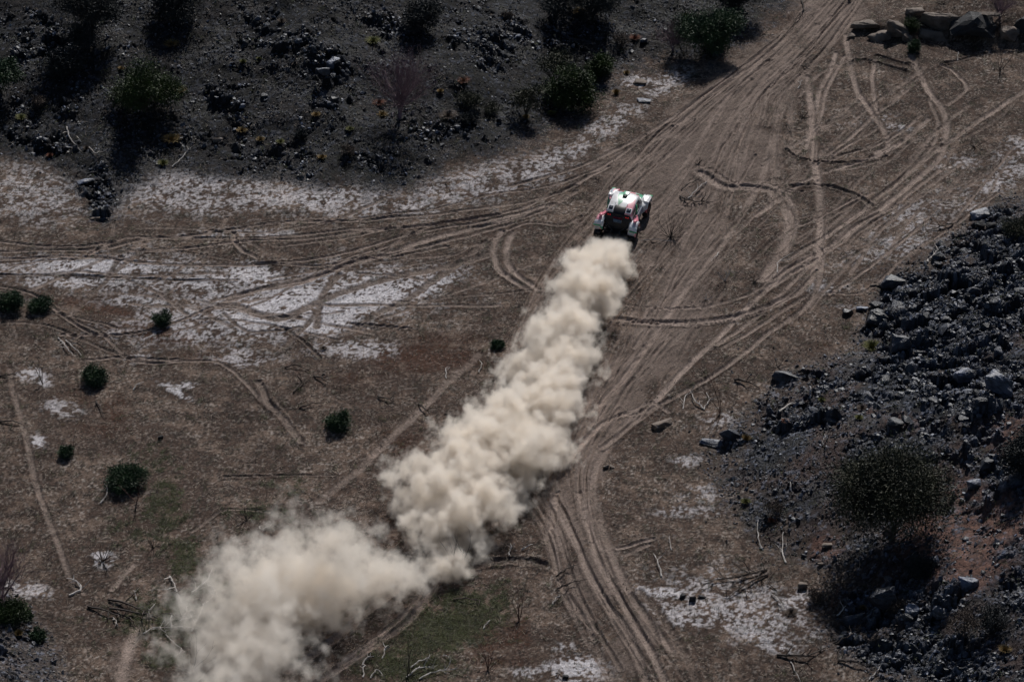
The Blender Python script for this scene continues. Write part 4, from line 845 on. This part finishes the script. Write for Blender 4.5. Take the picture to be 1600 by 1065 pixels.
def limbs(bm, p, d, ln, r0, depth, spread, rnd, n=4, up=.1, kids=(2, 3)):
    pts = [p]; rad = [r0]; q = p.copy(); dd = d.copy(); st = 3
    for i in range(st):
        dd = (dd+Vector((rnd.uniform(-1, 1), rnd.uniform(-1, 1), rnd.uniform(-1, 1)+up))*.22).normalized(); q = q+dd*ln/st; pts.append(q.copy()); rad.append(r0*(1-.5*(i+1)/st))
    tube(bm, pts, rad, n)
    if depth > 0:
        for k in range(rnd.randint(*kids)):
            ax = Vector((rnd.uniform(-1, 1), rnd.uniform(-1, 1), rnd.uniform(-.3, 1))).normalized(); nd = (dd+ax*spread).normalized()
            if nd.z < -.1: nd.z = .1
            limbs(bm, pts[rnd.choice((2, 3, 3))], nd, ln*rnd.uniform(.62, .85), r0*.5, depth-1, spread, rnd, 3, up, kids)
def tree_at(px_, py_, w_, h_, kind, label, seed, cat='tree', group=None, name='tree', dens=1.0):
    """px_, py_: where the stem meets the ground; w_, h_ crown width and overall height in metres"""
    c = at_px(px_, py_); rnd = random.Random(seed); t = empty(name, c); tag(t, label, cat, group)
    bm = bmesh.new(); th = h_*.30
    for k in range(rnd.randint(2, 3)):
        a = rnd.uniform(0, 6.28); limbs(bm, Vector((0, 0, -.1)), Vector((math.cos(a)*.35, math.sin(a)*.35, 1)).normalized(), th*1.3, .045+.025*h_/3, 3, .8, rnd, 5, .25)
    link('trunk', bm_me(bm, 'trunk'), M_bark if kind != 'bare' else M_purp, t)
    if kind == 'bare':
        bm = bmesh.new()
        for k in range(int(52*dens)):
            a = rnd.uniform(0, 6.28); e = rnd.uniform(.15, 1.3); d = Vector((math.cos(a)*math.cos(e)*w_/h_*1.2, math.sin(a)*math.cos(e)*w_/h_*1.2, math.sin(e))).normalized()
            limbs(bm, Vector((rnd.uniform(-.1, .1), rnd.uniform(-.1, .1), th*rnd.uniform(.6, 1.2))), d, h_*rnd.uniform(.28, .40), .020, 3, .55, rnd, 3, .25, (2, 4))
        link('crown', bm_me(bm, 'crown'), M_purp, t); return t
    nl = rnd.randint(5, 8); lobes = []
    for k in range(nl):
        a = k/nl*6.283+rnd.uniform(-.4, .4); rr2 = w_*.5*rnd.uniform(.35, .72); s = w_*rnd.uniform(.16, .27)
        lobes.append((math.cos(a)*rr2, math.sin(a)*rr2*.9, h_*(rnd.uniform(.48, .82) if kind == 'olive' else rnd.uniform(.22, .78)), s*1.2, s*1.15, s*.85))
    lobes.append((0, 0, h_*.60, w_*.28, w_*.28, h_*.36)); M_ = {'green': M_leafg, 'dark': M_leafd, 'olive': M_leafo, 'dusk': M_leafs}[kind]
    V, F = leaf_cloud(int(12000*dens*(w_/3)**1.5), lobes, .055, seed); link('crown', np_mesh('crown', V, F), M_, t)
    return t
def bm_me(bm, name):
    me = bpy.data.meshes.new(name); bm.to_mesh(me); bm.free(); return me
def bush_at(px_, py_, w_, h_, m, label, seed, group=None, name='bush', cat='bush', n=1.0, leaf=.04):
    w_ *= 1.12; h_ *= .82
    c = at_px(px_, py_); rnd = random.Random(seed); t = empty(name, c); tag(t, label, cat, group)
    lobes = [(0, 0, h_*.30, w_*.42, w_*.42, h_*.55)]
    for k in range(7):
        a = k/7*6.283+rnd.uniform(-.5, .5); q = rnd.uniform(.16, .36); s = rnd.uniform(.13, .24); lobes.append((math.cos(a)*w_*q, math.sin(a)*w_*q, h_*rnd.uniform(.2, .72), w_*s, w_*s, h_*s*1.5))
    V, F = leaf_cloud(int(4200*n*(w_/1.3)**1.5), lobes, leaf, seed); link('foliage', np_mesh('foliage', V, F), m, t)
    bm = bmesh.new()
    for k in range(7):
        a = rnd.uniform(0, 6.28); tube(bm, [(0, 0, -.05), (math.cos(a)*w_*.15, math.sin(a)*w_*.15, h_*.35), (math.cos(a)*w_*.34, math.sin(a)*w_*.34, h_*.75)], [.02, .014, .006], 4)
    link('stem', bm_me(bm, 'stem'), M_bark, t); return t
def tuft_me(seed, w_, h_, n, bw=.012):
    r = np.random.RandomState(seed); a = r.rand(n)*6.283; q = r.rand(n)**.6; b0 = np.stack([np.cos(a)*q*w_*.16, np.sin(a)*q*w_*.16, np.zeros(n)], 1)
    l = h_*(.6+.5*r.rand(n)); tip = b0+np.stack([np.cos(a)*q*w_*.42, np.sin(a)*q*w_*.42, l*(1-.45*q)], 1); s = np.stack([-np.sin(a), np.cos(a), 0*a], 1)*bw
    mid = (b0+tip)/2+np.stack([0*a, 0*a, l*.12], 1)
    return np.stack([b0-s, b0+s, mid+s*.8, mid-s*.8, tip], 1)
def tuft_at(px_, py_, w_, h_, m, label, seed, cat='grass tuft', group=None, name='grass_tuft', n=260):
    h_ *= .62; P = tuft_me(seed, w_, h_, n); V = P.reshape(-1, 3); F = np.concatenate([np.stack([np.arange(n)*5+a for a in t], 1) for t in ((0, 1, 2), (0, 2, 3), (3, 2, 4))])
    o = link(name, np_mesh(name, V, F), m); o.location = at_px(px_, py_); return tag(o, label, cat, group)

# --- trees of the top hillside
TT = [
 (226, 178, 4.2, 3.6, 'green', 'broad dark green tree on the left of the top hillside', 1.1),
 (145, 62, 4.2, 3.3, 'dusk', 'wide dusky grey-leaved tree above and left of the broad green one', 1.0),
 (104, 118, 2.2, 1.6, 'dusk', 'low dark bushy tree under the wide dusky one', .9),
 (275, 22, 3.6, 2.6, 'dusk', 'dark tree cut off by the top edge, left of centre of the hillside', .9),
 (3, 148, 2.6, 2.4, 'dark', 'dark green tree cut off by the left edge', 1.0),
 (625, 190, 3.3, 3.9, 'bare', 'bare purple-twigged tree alone on the top hillside', 1.6),
 (660, 45, 2.4, 2.0, 'dusk', 'small dark tree near the top edge above the bare purple one', 1.0),
 (895, 168, 3.2, 2.5, 'green', 'green tree nearest the trail on the top hillside', 1.2),
 (938, 118, 1.9, 1.5, 'green', 'bright green small tree joined to the upper right of the green one', 1.1),
 (866, 128, 2.5, 2.0, 'olive', 'thin grey-twigged tree left of the green one', .35),
 (822, 180, 2.2, 1.9, 'olive', 'sparse olive tree, lowest and leftmost of the hillside clump', .35),
 (1112, 82, 4.2, 3.0, 'dark', 'dense dark green tree beside the trail at the top', 1.3),
 (1052, 82, 2.8, 2.0, 'bare', 'purple-brown twiggy tree left of the dense dark green one', 1.0),
 (925, 28, 3.6, 2.4, 'dusk', 'dark shaded tree at the top edge left of the trail', 1.0),
 (868, 28, 2.2, 1.6, 'dusk', 'small dusky tree at the top edge above the clump', .5),
 (1150, 18, 3.4, 2.4, 'dusk', 'dark tree at the top edge where the trail leaves the picture', 1.0),
 (1398, 832, 5.8, 3.8, 'olive', 'big spreading olive tree in the middle of the right-hand slope', 1.7),
 (1600, 735, 2.8, 2.2, 'dusk', 'dark leafy tree cut off by the right edge', 1.0),
 (2, 938, 3.4, 3.0, 'bare', 'bare purple tree cut off by the left edge near the bottom', 1.0),
 (1562, 30, 3.2, 1.8, 'bare', 'grey-purple brushy tree behind the ledge at the top right', .8),
]
for i, (x, y, w_, h_, k, lab, dn) in enumerate(TT): tree_at(x, y, w_, h_, k, lab, 500+i, dens=dn)
BB = [
 (18, 482, 1.55, 1.25, M_leafd, 'dark green round bush at the left edge, left one of a pair', 1.2),
 (62, 482, 1.45, .85, M_leafd, 'dark green low bush at the left edge, right one of a pair', 1.2),
 (255, 509, 1.0, .85, M_leafd, 'small dark green bush on the pale crust of the left plain', 1.2),
 (149, 598, 1.55, 1.35, M_leafd, 'dark green bush on the left plain below a bleached branch', 1.2),
 (528, 669, 1.35, 1.15, M_leafd, 'dark green round bush alone in the middle of the left plain', 1.3),
 (103, 714, .78, .7, M_leafd, 'tiny dark green bush on the left plain beside a thin stem', 1.2),
 (196, 758, 2.15, 1.4, M_leafd, 'widest dark green bush of the left plain', 1.3),
 (778, 543, .8, .5, M_leafd, 'small green bush at the edge of the dust plume', 1.2),
 (14, 968, 1.9, 1.4, M_leafg, 'bright green bush at the left edge near the bottom', 1.2),
 (60, 1000, .85, .7, M_leafd, 'small dark green bush beside the orange tuft at the bottom left', 1.2),
 (43, 968, .55, .4, M_leafd, 'tiny dark bush between the bright green one and the slope stones', 1.0),
 (1425, 48, .95, 1.2, M_leafg, 'upper green bush growing between the ledge boulders', 1.2),
 (1428, 82, .85, 1.2, M_leafd, 'lower dark green bush growing between the ledge boulders', 1.2),
 (1438, 895, 1.5, 1.3, M_leafs, 'dark round bush below the big spreading tree', 1.1),
 (1505, 985, 1.5, 1.5, M_greyg, 'brown thin bush low on the right-hand slope', .35),
 (1550, 985, 1.6, 1.6, M_leafs, 'black-looking bush low on the right-hand slope right of the brown one', .5),
 (1402, 955, 1.0, 1.0, M_greyg, 'brown wispy bush behind the big dark boulder', .35),
 (1592, 372, 1.9, 1.5, M_leafo, 'grey-green bush at the upper end of the right-hand slope', .8),
 (735, 165, 1.4, 1.2, M_leafo, 'grey-olive bush right of the bare purple tree', .6),
 (768, 178, 1.0, .8, M_leafo, 'small thin bush right of the grey-olive one', .35),
 (793, 30, .8, .6, M_greyg, 'small brown bush near the top edge right of the small dark tree', .6),
 (1210, 800, 1.0, .9, M_greyg, 'faint brown bush left of the big spreading tree', .3),
 (735, 190, 1.1, .7, M_leafs, 'low black bush under the grey-olive one', .6),
 (972, 72, 1.1, 1.1, M_greyg, 'thin brown upright bush left of the purple-brown tree', .3),
 (62, 165, 1.0, .8, M_greyg, 'brown bush below the low dark tree', .5),
 (470, 215, .9, .7, M_leafs, 'small black bush between the orange tufts', .6),
 (545, 240, 1.0, .9, M_greyg, 'brown bush left of the shadow of the bare purple tree', .3),
 (1276, 940, .9, .9, M_greyg, 'dark thin bush at the foot of the right-hand slope', .4),
]
for i, (x, y, w_, h_, m, lab, n_) in enumerate(BB): bush_at(x, y, w_, h_, m, lab, 700+i, n=n_)
GG = [
 (1362, 545, 1.15, .7, M_ylg, 'large yellow-green tuft in the upper rock pile', 500), (1374, 505, .7, .5, M_ylg, 'olive tuft above the large yellow-green one'), (1284, 628, .45, .5, M_ylg, 'green tuft at the left side of the slope'),
 (1347, 640, .7, .4, M_greyg, 'brown tuft among the stones right of the green tuft'), (1342, 655, .5, .35, M_ylg, 'faint olive tuft just under the brown one'), (1166, 688, .6, .75, M_yel, 'tall ochre tuft at the edge of the slope'),
 (1165, 785, .6, .45, M_ylg, 'olive tuft alone below the tall ochre one'), (1226, 667, .5, .3, M_redg, 'russet tuft by a bleached stick'), (1348, 955, .4, .5, M_yel, 'yellow tuft beside the big dark boulder'),
 (1206, 815, .5, .3, M_redg, 'red-brown tuft left of the big tree shadow'), (1570, 1018, .7, .5, M_yel, 'ochre tuft near the bottom right corner'), (30, 995, .55, .45, M_yel, 'orange tuft at the bottom left beside the small dark bush'),
 (268, 222, 1.3, .6, M_yel, 'wide orange-brown tuft below the broad green tree', 420), (255, 258, .8, .5, M_ylg, 'olive tuft below the wide orange-brown one'), (494, 181, .65, .4, M_yel, 'orange tuft left of the bare tree, upper one'),
 (407, 220, .6, .45, M_yel, 'bright ochre tuft at the left of the dark hollow'), (503, 248, .65, .45, M_yel, 'orange tuft near the edge of the pale ground'), (438, 223, .6, .35, M_ylg, 'olive tuft between two orange ones'),
 (597, 180, .8, .4, M_yel, 'bright yellow tuft at the foot of the bare purple tree'), (592, 163, 1.0, .4, M_redg, 'russet tuft just above the yellow one by the bare tree'), (547, 204, .6, .3, M_ylg, 'yellow-green tuft left of the bare tree shadow'),
 (583, 68, 1.1, .5, M_ylg, 'olive tuft high on the hillside', 320), (405, 95, .4, .3, M_ylg, 'small yellow-green tuft left of the blue-grey crags'), (33, 185, .8, .4, M_ylg, 'olive tuft at the left of the hillside'),
 (190, 108, .5, .3, M_yel, 'small ochre tuft left of the broad green tree'), (268, 70, 1.2, .4, M_yel, 'dull ochre tuft above the broad green tree', 300), (282, 145, .9, .6, M_yel, 'dull ochre tuft right of the broad green tree'),
 (78, 245, .5, .4, M_redg, 'russet tuft at the lower left of the hillside'), (135, 235, .5, .4, M_greyg, 'brown tuft beside the russet one at the lower left'), (380, 100, .5, .5, M_ylg, 'olive tuft left of the dark rocks'),
 (378, 205, .8, .4, M_yel, 'dull ochre tuft above the pale stone'), (905, 22, 1.2, .5, M_yel, 'straw tuft at the upper edge of the dark shaded tree'), (1071, 30, .6, .8, M_ylg, 'yellow-green upright tuft left of the dense dark tree'),
 (963, 148, .6, .7, M_yel, 'ochre tuft right of the green hillside tree'), (979, 117, .5, .4, M_yel, 'small ochre tuft above the pale flat rock'), (862, 180, .7, .4, M_ylg, 'olive tuft under the green hillside tree'),
 (822, 188, .6, .5, M_yel, 'ochre tuft under the sparse olive tree'), (992, 62, .9, .5, M_redg, 'russet tuft beside the thin brown upright bush'), (688, 145, .5, .4, M_yel, 'small ochre tuft right of the bare tree'),
 (724, 128, 1.0, .4, M_redg, 'russet tuft above the grey-olive bush'), (700, 185, 1.3, .5, M_greyg, 'wide brown tuft right of the foot of the bare tree', 320), (440, 35, .6, .4, M_greyg, 'brown tuft in the scree at the top'),
 (505, 545, .5, .2, M_greyg, 'dry brown tuft on the left plain'), (1236, 960, .8, .35, M_greyg, 'straw-brown tuft on the pale crust below the slope'), (1328, 1, .6, .4, M_greyg, 'brown tuft at the top edge beside the trail'),
]
for i, g in enumerate(GG): tuft_at(g[0], g[1], g[2], g[3], g[4], g[5], 900+i, n=g[6] if len(g) > 6 else 240)

# --- dead wood
def branch_px(pts, r0, m, label, seed, name='dead_branch', cat='branch', twigs=5, lift=.12, tw=.5, group=None):
    """a fallen branch along survey points, with side twigs; built about its own base"""
    rnd = random.Random(seed); P = [at_px(*p) for p in pts]; o0 = P[0].copy(); bm = bmesh.new()
    C_ = catmull([tuple(p) for p in P], 4) if len(P) > 2 else np.array([P[0].lerp(P[1], t)[:] for t in np.linspace(0, 1, 6)])
    n = len(C_); Q = []
    for i, c in enumerate(C_):
        t = i/(n-1); Q.append(Vector(c)-o0+Vector((rnd.uniform(-.04, .04), rnd.uniform(-.05, .05), r0+lift*math.sin(t*3.1)*rnd.uniform(.6, 1.2))))
    tube(bm, Q, [r0*(1-.7*i/(n-1)) for i in range(n)], 5); ln = (Q[-1]-Q[0]).length
    for k in range(twigs):
        i = rnd.randint(1, n-2); d = (Q[i+1]-Q[i-1]).normalized(); sd = Vector((-d.y, d.x, 0))*rnd.choice((-1, 1))*rnd.uniform(.4, 1)+d*rnd.uniform(.2, .9)+Vector((0, 0, rnd.uniform(.05, .7)))
        limbs(bm, Q[i], sd.normalized(), ln*tw*rnd.uniform(.25, .6), r0*.5, 1 if rnd.random() < .6 else 0, .6, rnd, 3, .0, (1, 2))
    o = link(name, bm_me(bm, name), m); o.location = o0; return tag(o, label, cat, group)
def dead_bush(px_, py_, w_, h_, m, label, seed, stems=9, name='dead_bush', cat='dead bush', depth=2, r0=.022):
    rnd = random.Random(seed); bm = bmesh.new()
    for k in range(stems):
        a = rnd.uniform(0, 6.28); e = rnd.uniform(.3, 1.45); d = Vector((math.cos(a)*math.cos(e)*w_/h_, math.sin(a)*math.cos(e)*w_/h_, math.sin(e))).normalized()
        limbs(bm, Vector((0, 0, -.03)), d, h_*rnd.uniform(.45, .75), r0, depth, .5, rnd, 4, .12, (1, 3))
    o = link(name, bm_me(bm, name), m); o.location = at_px(px_, py_); return tag(o, label, cat)
DBS = [
 (160, 880, 1.6, 1.5, M_darkw, 'star-shaped dark dead bush on a pale spot near the lower left', 12, 1), (67, 603, .5, 2.0, M_darkw, 'tall thin dark dead sapling left of the dark green bush', 3, 1), (114, 712, .4, 1.5, M_redw, 'thin reddish dead sapling beside the tiny green bush', 2, 1),
 (213, 785, 1.1, 1.7, M_redw, 'spindly dead sapling in front of the widest green bush', 4, 1), (720, 888, .9, 1.9, M_darkw, 'dark forked dead sapling against the end of the dust plume', 5, 2), (1125, 648, .9, 3.0, M_redw, 'tall twin-stemmed dead sapling right of the trail', 3, 1),
 (811, 972, .8, 2.0, M_redw, 'thin reddish dead sapling between the weeds and the trail', 5, 2), (1562, 112, 1.4, 1.6, M_darkw, 'bare spiky sapling below the ledge at the top right', 9, 1), (636, 1060, .7, 2.2, M_darkw, 'dark dead sapling standing in the green weeds', 4, 1),
 (762, 1048, 1.3, 1.6, M_redw, 'reddish dead bush at the bottom edge right of the weeds', 8, 2), (1047, 372, 1.7, 1.5, M_darkw, 'spiky dark dead bush standing beside the car', 16, 2), (472, 600, .8, .9, M_darkw, 'dark crossed dead twigs left of the white stone', 5, 1),
 (1104, 468, .6, .6, M_bleach, 'pale dead twig bush on the rutted ground right of the plume', 6, 1), (1133, 440, .9, .9, M_bleach, 'pale dead bush in the middle of the rutted trail', 8, 1), (1178, 440, .8, .5, M_greyg, 'low brown dead bush right of the pale dead one', 7, 1),
 (240, 858, .8, .9, M_darkw, 'dark dead bush with pale twigs near the weeds', 7, 1), (300, 1050, 1.4, 1.5, M_redw, 'dead bush at the bottom seen through drifting dust', 7, 2), (1255, 185, 1.1, .5, M_darkw, 'low dark dead bush on the trail verge at the upper right', 16, 2),
 (1215, 575, 1.0, 1.1, M_greyg, 'pale forked dead bush at the left edge of the rock slope', 5, 1), (1290, 705, .8, .8, M_greyg, 'grey dead bush on the slope above the big tree', 6, 1), (385, 815, 1.0, .9, M_darkw, 'dark dead bush above the drifting dust', 8, 1),
 (1300, 950, .7, 1.0, M_redw, 'thin dead bush at the foot of the slope below the rounded pale stone', 7, 1), (1524, 232, .8, .9, M_darkw, 'small dark dead bush on the right plain', 7, 1), (1092, 258, .6, .5, M_darkw, 'tiny dead bush right of the trail ahead of the car', 7, 1),
 (505, 320, .6, .3, M_darkw, 'tiny dark dead bush on the pale ground below the hillside', 5, 1), (935, 283, .5, .4, M_darkw, 'small dark dead bush left of the trail ahead of the car', 7, 1),
]
for i, (x, y, w_, h_, m, lab, st, dp) in enumerate(DBS): dead_bush(x, y, w_, h_, m, lab, 1200+i, stems=st, depth=dp)
WD = [
 ([(1148, 596), (1165, 601), (1186, 607)], .07, M_darkw, 'dark log lying right of the tall twin-stemmed sapling', 3), ([(1098, 640), (1085, 628), (1078, 612)], .05, M_bleach, 'curved bleached branch left of the tall twin-stemmed sapling', 3),
 ([(1068, 640), (1070, 625), (1080, 614)], .035, M_bleach, 'thin bleached branch, outer one left of the twin-stemmed sapling', 2), ([(1100, 642), (1108, 628), (1104, 615)], .04, M_bleach, 'bleached twig just left of the twin-stemmed sapling foot', 2),
 ([(1448, 412), (1458, 404), (1466, 392)], .07, M_bleach, 'white forked branch lying on the corner of the upper rock pile', 5), ([(1490, 351), (1475, 358), (1448, 362)], .06, M_darkw, 'dark fallen log on the right plain', 4),
 ([(1215, 430), (1217, 412), (1240, 396)], .035, M_bleach, 'thin crooked bleached branch on the right plain by the curved tracks', 2), ([(1124, 395), (1118, 403), (1112, 410)], .03, M_bleach, 'small white stick on the rutted trail', 0),
 ([(1034, 904), (1028, 885), (1020, 867)], .05, M_bleach, 'pale straight post-like stick right of the lower trail', 1), ([(1190, 858), (1184, 838), (1184, 812)], .04, M_bleach, 'thin upright pale stick at the slope foot', 2),
 ([(1228, 882), (1222, 862), (1224, 835)], .05, M_bleach, 'crooked bleached branch left of the big tree shadow', 5), ([(1050, 860), (1046, 848), (1046, 840)], .03, M_bleach, 'short pale stick above the post-like stick', 0),
 ([(1198, 892), (1160, 905), (1100, 912)], .06, M_darkw, 'long dark brushwood heap beside the pale crust', 14), ([(1200, 898), (1165, 918), (1135, 938)], .05, M_darkw, 'dark branch running down from the brushwood heap', 8),
 ([(1215, 1026), (1260, 1030), (1290, 1014)], .07, M_darkw, 'long dark forked branch near the bottom right', 8), ([(1308, 1036), (1335, 1040), (1355, 1046)], .06, M_darkw, 'dark short log right of the long forked branch', 2),
 ([(1236, 1036), (1243, 1055), (1252, 1068)], .035, M_bleach, 'pale stick at the bottom edge below the forked branch', 1), ([(1358, 1064), (1368, 1054), (1377, 1044)], .035, M_bleach, 'thin pale stick at the bottom edge under the right-hand slope', 0),
 ([(1308, 965), (1318, 952), (1328, 936)], .04, M_bleach, 'grey branch leaning on the dark boulder low on the slope', 3), ([(1300, 1010), (1330, 998), (1350, 985)], .035, M_greyg, 'thin grey branch below the dark boulder', 4),
 ([(1205, 930), (1220, 945), (1228, 960)], .035, M_bleach, 'thin bleached stick above the straw-brown tuft', 2), ([(1218, 650), (1235, 637), (1248, 626)], .05, M_bleach, 'bleached stick on the left edge of the rock slope', 2),
 ([(1265, 625), (1267, 612), (1266, 606)], .05, M_bleach, 'short bleached branch above the green tuft', 1), ([(1284, 700), (1288, 688), (1290, 680)], .03, M_bleach, 'tiny pale stick on the slope above the big tree', 1),
 ([(1236, 765), (1235, 757)], .05, M_bleach, 'tiny white peg-like stick on the slope left of the big tree', 0), ([(1212, 925), (1200, 910), (1225, 880)], .03, M_greyg, 'looped grey twig right of the brushwood heap', 3),
 ([(108, 932), (128, 925), (118, 912), (105, 905)], .06, M_bleach, 'grey forked branch at the end of the single track near the lower left', 4), ([(137, 950), (170, 962), (200, 972)], .07, M_darkw, 'long dark log, lowest of the lower-left wood pile', 3),
 ([(170, 938), (205, 950), (245, 968)], .07, M_darkw, 'dark log across the top of the lower-left wood pile', 5), ([(172, 955), (210, 962), (248, 968)], .07, M_darkw, 'dark log in the middle of the lower-left wood pile', 5),
 ([(178, 965), (182, 978), (186, 985)], .04, M_bleach, 'bleached branch end sticking out below the lower-left wood pile', 2), ([(198, 968), (207, 975), (212, 982)], .06, M_darkw, 'short dark log under the lower-left wood pile', 1),
 ([(232, 960), (240, 952), (243, 944)], .04, M_bleach, 'pale curved twig right of the lower-left wood pile', 1), ([(212, 940), (212, 930), (217, 922)], .04, M_bleach, 'upright pale twig above the lower-left wood pile', 1),
 ([(265, 902), (272, 918), (284, 945)], .06, M_bleach, 'long bleached branch, left of the pale antler-shaped one', 4), ([(300, 930), (322, 912), (333, 892)], .06, M_bleach, 'bleached antler-shaped branch at the edge of the drifting dust', 5),
 ([(262, 920), (280, 932), (290, 950)], .05, M_greyg, 'grey arching branch under the antler-shaped one', 4), ([(325, 915), (335, 925), (340, 935)], .05, M_bleach, 'bleached branch right of the antler-shaped one', 2),
 ([(300, 988), (312, 968), (318, 945)], .05, M_bleach, 'long bleached pole leaning over the pale tangle', 2), ([(318, 948), (328, 940), (335, 930)], .04, M_bleach, 'short bleached branch at the top of the pale tangle', 2),
 ([(225, 992), (245, 985), (262, 992)], .035, M_bleach, 'pale looped twigs at the left of the pale tangle', 7), ([(240, 985), (275, 982), (310, 985)], .035, M_bleach, 'long thin bleached branch through the pale tangle', 9),
 ([(268, 985), (268, 970), (270, 965)], .05, M_bleach, 'upright bleached stump of a branch in the pale tangle', 2), ([(283, 975), (290, 962), (293, 950)], .06, M_bleach, 'thick bleached branch in the middle of the pale tangle', 5),
 ([(260, 995), (275, 1010), (290, 1020)], .035, M_bleach, 'bleached branch running down out of the pale tangle', 4), ([(255, 960), (290, 965), (330, 955)], .04, M_greyg, 'grey branch across the back of the pale tangle', 6),
 ([(310, 1065), (330, 1045), (350, 1020)], .04, M_bleach, 'long bleached stick half hidden by the drifting dust at the bottom', 2), ([(362, 888), (375, 905), (382, 915)], .04, M_greyg, 'grey branch rising into the drifting dust', 2),
 ([(92, 530), (105, 548), (115, 557)], .05, M_bleach, 'bleached forked branch above the dark green bush, left half', 3), ([(103, 533), (115, 548), (128, 556)], .05, M_bleach, 'bleached forked branch above the dark green bush, right half', 3),
 ([(108, 535), (125, 545), (138, 555)], .04, M_darkw, 'dark branch across the bleached forked ones on the left plain', 1), ([(150, 628), (158, 640), (163, 655)], .05, M_darkw, 'dark crooked branch below the dark green bush', 2),
 ([(158, 788), (168, 775), (168, 760)], .04, M_bleach, 'pale bent stick below the widest green bush', 2), ([(208, 612), (218, 604), (226, 598)], .04, M_bleach, 'pale stick right of the dark green bush', 0),
 ([(0, 662), (20, 662), (40, 668)], .05, M_darkw, 'dark branch at the left edge beside the single track', 4), ([(0, 590), (15, 590), (30, 588)], .05, M_greyg, 'grey branch at the left edge beside the thin sapling', 2),
 ([(468, 640), (485, 635), (505, 633)], .06, M_greyg, 'grey log left of the lone round bush', 1), ([(446, 577), (465, 577), (485, 583)], .05, M_darkw, 'dark branch left of the crossed twigs', 3),
 ([(458, 615), (470, 605), (480, 595)], .05, M_greyg, 'grey branch below the crossed twigs', 1), ([(490, 588), (505, 597), (512, 602)], .05, M_darkw, 'dark stick under the white stone', 1),
 ([(697, 592), (697, 582), (702, 575)], .035, M_bleach, 'bleached twig beside the sandy single track', 1), ([(748, 583), (752, 575), (752, 568)], .04, M_bleach, 'bleached twig left of the dust plume', 2),
 ([(695, 648), (710, 655), (725, 660)], .04, M_greyg, 'grey twig left of the dust plume below the sandy track', 2), ([(590, 622), (605, 628), (615, 632)], .05, M_darkw, 'dark twig left of the sandy track', 2),
 ([(655, 635), (665, 643), (672, 650)], .05, M_darkw, 'dark twig just right of the sandy track', 1), ([(565, 1042), (575, 1030), (585, 1028)], .045, M_bleach, 'bleached twig at the left of the green weeds', 4),
 ([(598, 1030), (602, 1018), (606, 1010)], .04, M_bleach, 'upright bleached twig in the green weeds', 3), ([(635, 1058), (655, 1048), (680, 1045)], .045, M_bleach, 'bleached branch at the bottom of the green weeds', 7),
 ([(640, 1045), (660, 1035), (670, 1032)], .04, M_bleach, 'curved bleached twig, upper one in the green weeds', 3), ([(655, 1062), (680, 1055), (712, 1048)], .04, M_bleach, 'long bleached branch at the bottom edge in the weeds', 8),
 ([(568, 1060), (568, 1048), (572, 1040)], .04, M_bleach, 'bent bleached stick at the bottom edge left of the weeds', 2), ([(580, 1060), (590, 1052), (600, 1062)], .04, M_bleach, 'pale crooked twig at the bottom edge left of the weeds', 2),
 ([(708, 938), (735, 942), (760, 945)], .045, M_greyg, 'grey branch above the green weeds', 3), ([(755, 985), (762, 978), (767, 970)], .04, M_bleach, 'pale stick right of the green weeds', 0),
 ([(692, 1025), (700, 1030), (704, 1034)], .035, M_bleach, 'pale short stick on the weeds near the reddish patch', 0), ([(795, 870), (798, 860), (798, 850)], .04, M_bleach, 'pale twig at the end of the dust plume', 2),
 ([(815, 862), (825, 857), (833, 850)], .04, M_bleach, 'pale stick right of the end of the dust plume', 1), ([(868, 902), (885, 895), (898, 885)], .05, M_darkw, 'dark brush on the lower trail', 9),
 ([(870, 925), (890, 918), (908, 910)], .05, M_darkw, 'dark branch on the lower trail under the dark brush', 5), ([(862, 945), (870, 938), (880, 932)], .04, M_bleach, 'pale twig on the lower trail', 3),
 ([(868, 1052), (875, 1058), (882, 1064)], .03, M_darkw, 'dark twig beside the lone black stone', 0), ([(1062, 308), (1080, 318), (1110, 318)], .06, M_darkw, 'dark brushwood heap right of the car', 16),
 ([(1065, 298), (1078, 290), (1092, 283)], .045, M_darkw, 'dark branch above the brushwood heap right of the car', 6), ([(1075, 312), (1090, 300), (1105, 285)], .04, M_bleach, 'pale arching branch over the brushwood heap right of the car', 5),
 ([(1000, 378), (1030, 380), (1060, 380)], .03, M_bleach, 'thin pale stick on the ground below the spiky bush', 1), ([(104, 200), (110, 222), (128, 240)], .05, M_bleach, 'long bleached branch at the lower left of the hillside', 4),
 ([(140, 232), (150, 243), (155, 238)], .035, M_bleach, 'thin pale twig right of the long bleached branch', 2), ([(270, 262), (285, 250), (298, 232)], .045, M_bleach, 'curved bleached branch below the orange-brown tuft', 3),
 ([(1228, 196), (1234, 205), (1238, 215)], .04, M_darkw, 'dark stick on the trail verge at the upper right', 2), ([(1253, 105), (1262, 110), (1268, 113)], .05, M_darkw, 'short dark log on the trail at the upper right', 1),
 ([(1248, 140), (1251, 133), (1254, 128)], .035, M_bleach, 'tiny bleached twig beside the upper trail', 3), ([(1496, 95), (1497, 88), (1498, 85)], .03, M_bleach, 'tiny pale peg below the ledge', 0),
 ([(1252, 2), (1256, 15), (1250, 28), (1240, 40)], .05, M_darkw, 'long crooked dark branch lying on the trail at the top', 2), ([(930, 548), (940, 552), (945, 549)], .03, M_darkw, 'small dark stick right of the dust plume', 0),
 ([(1182, 665), (1186, 650), (1183, 640)], .03, M_greyg, 'thin grey twig above the tall ochre tuft', 2), ([(405, 825), (410, 832), (425, 820)], .04, M_bleach, 'pale twigs at the upper edge of the drifting dust', 4),
]
for i, (p, r0, m, lab, tw) in enumerate(WD): branch_px(p, r0, m, lab, 1500+i, twigs=tw)
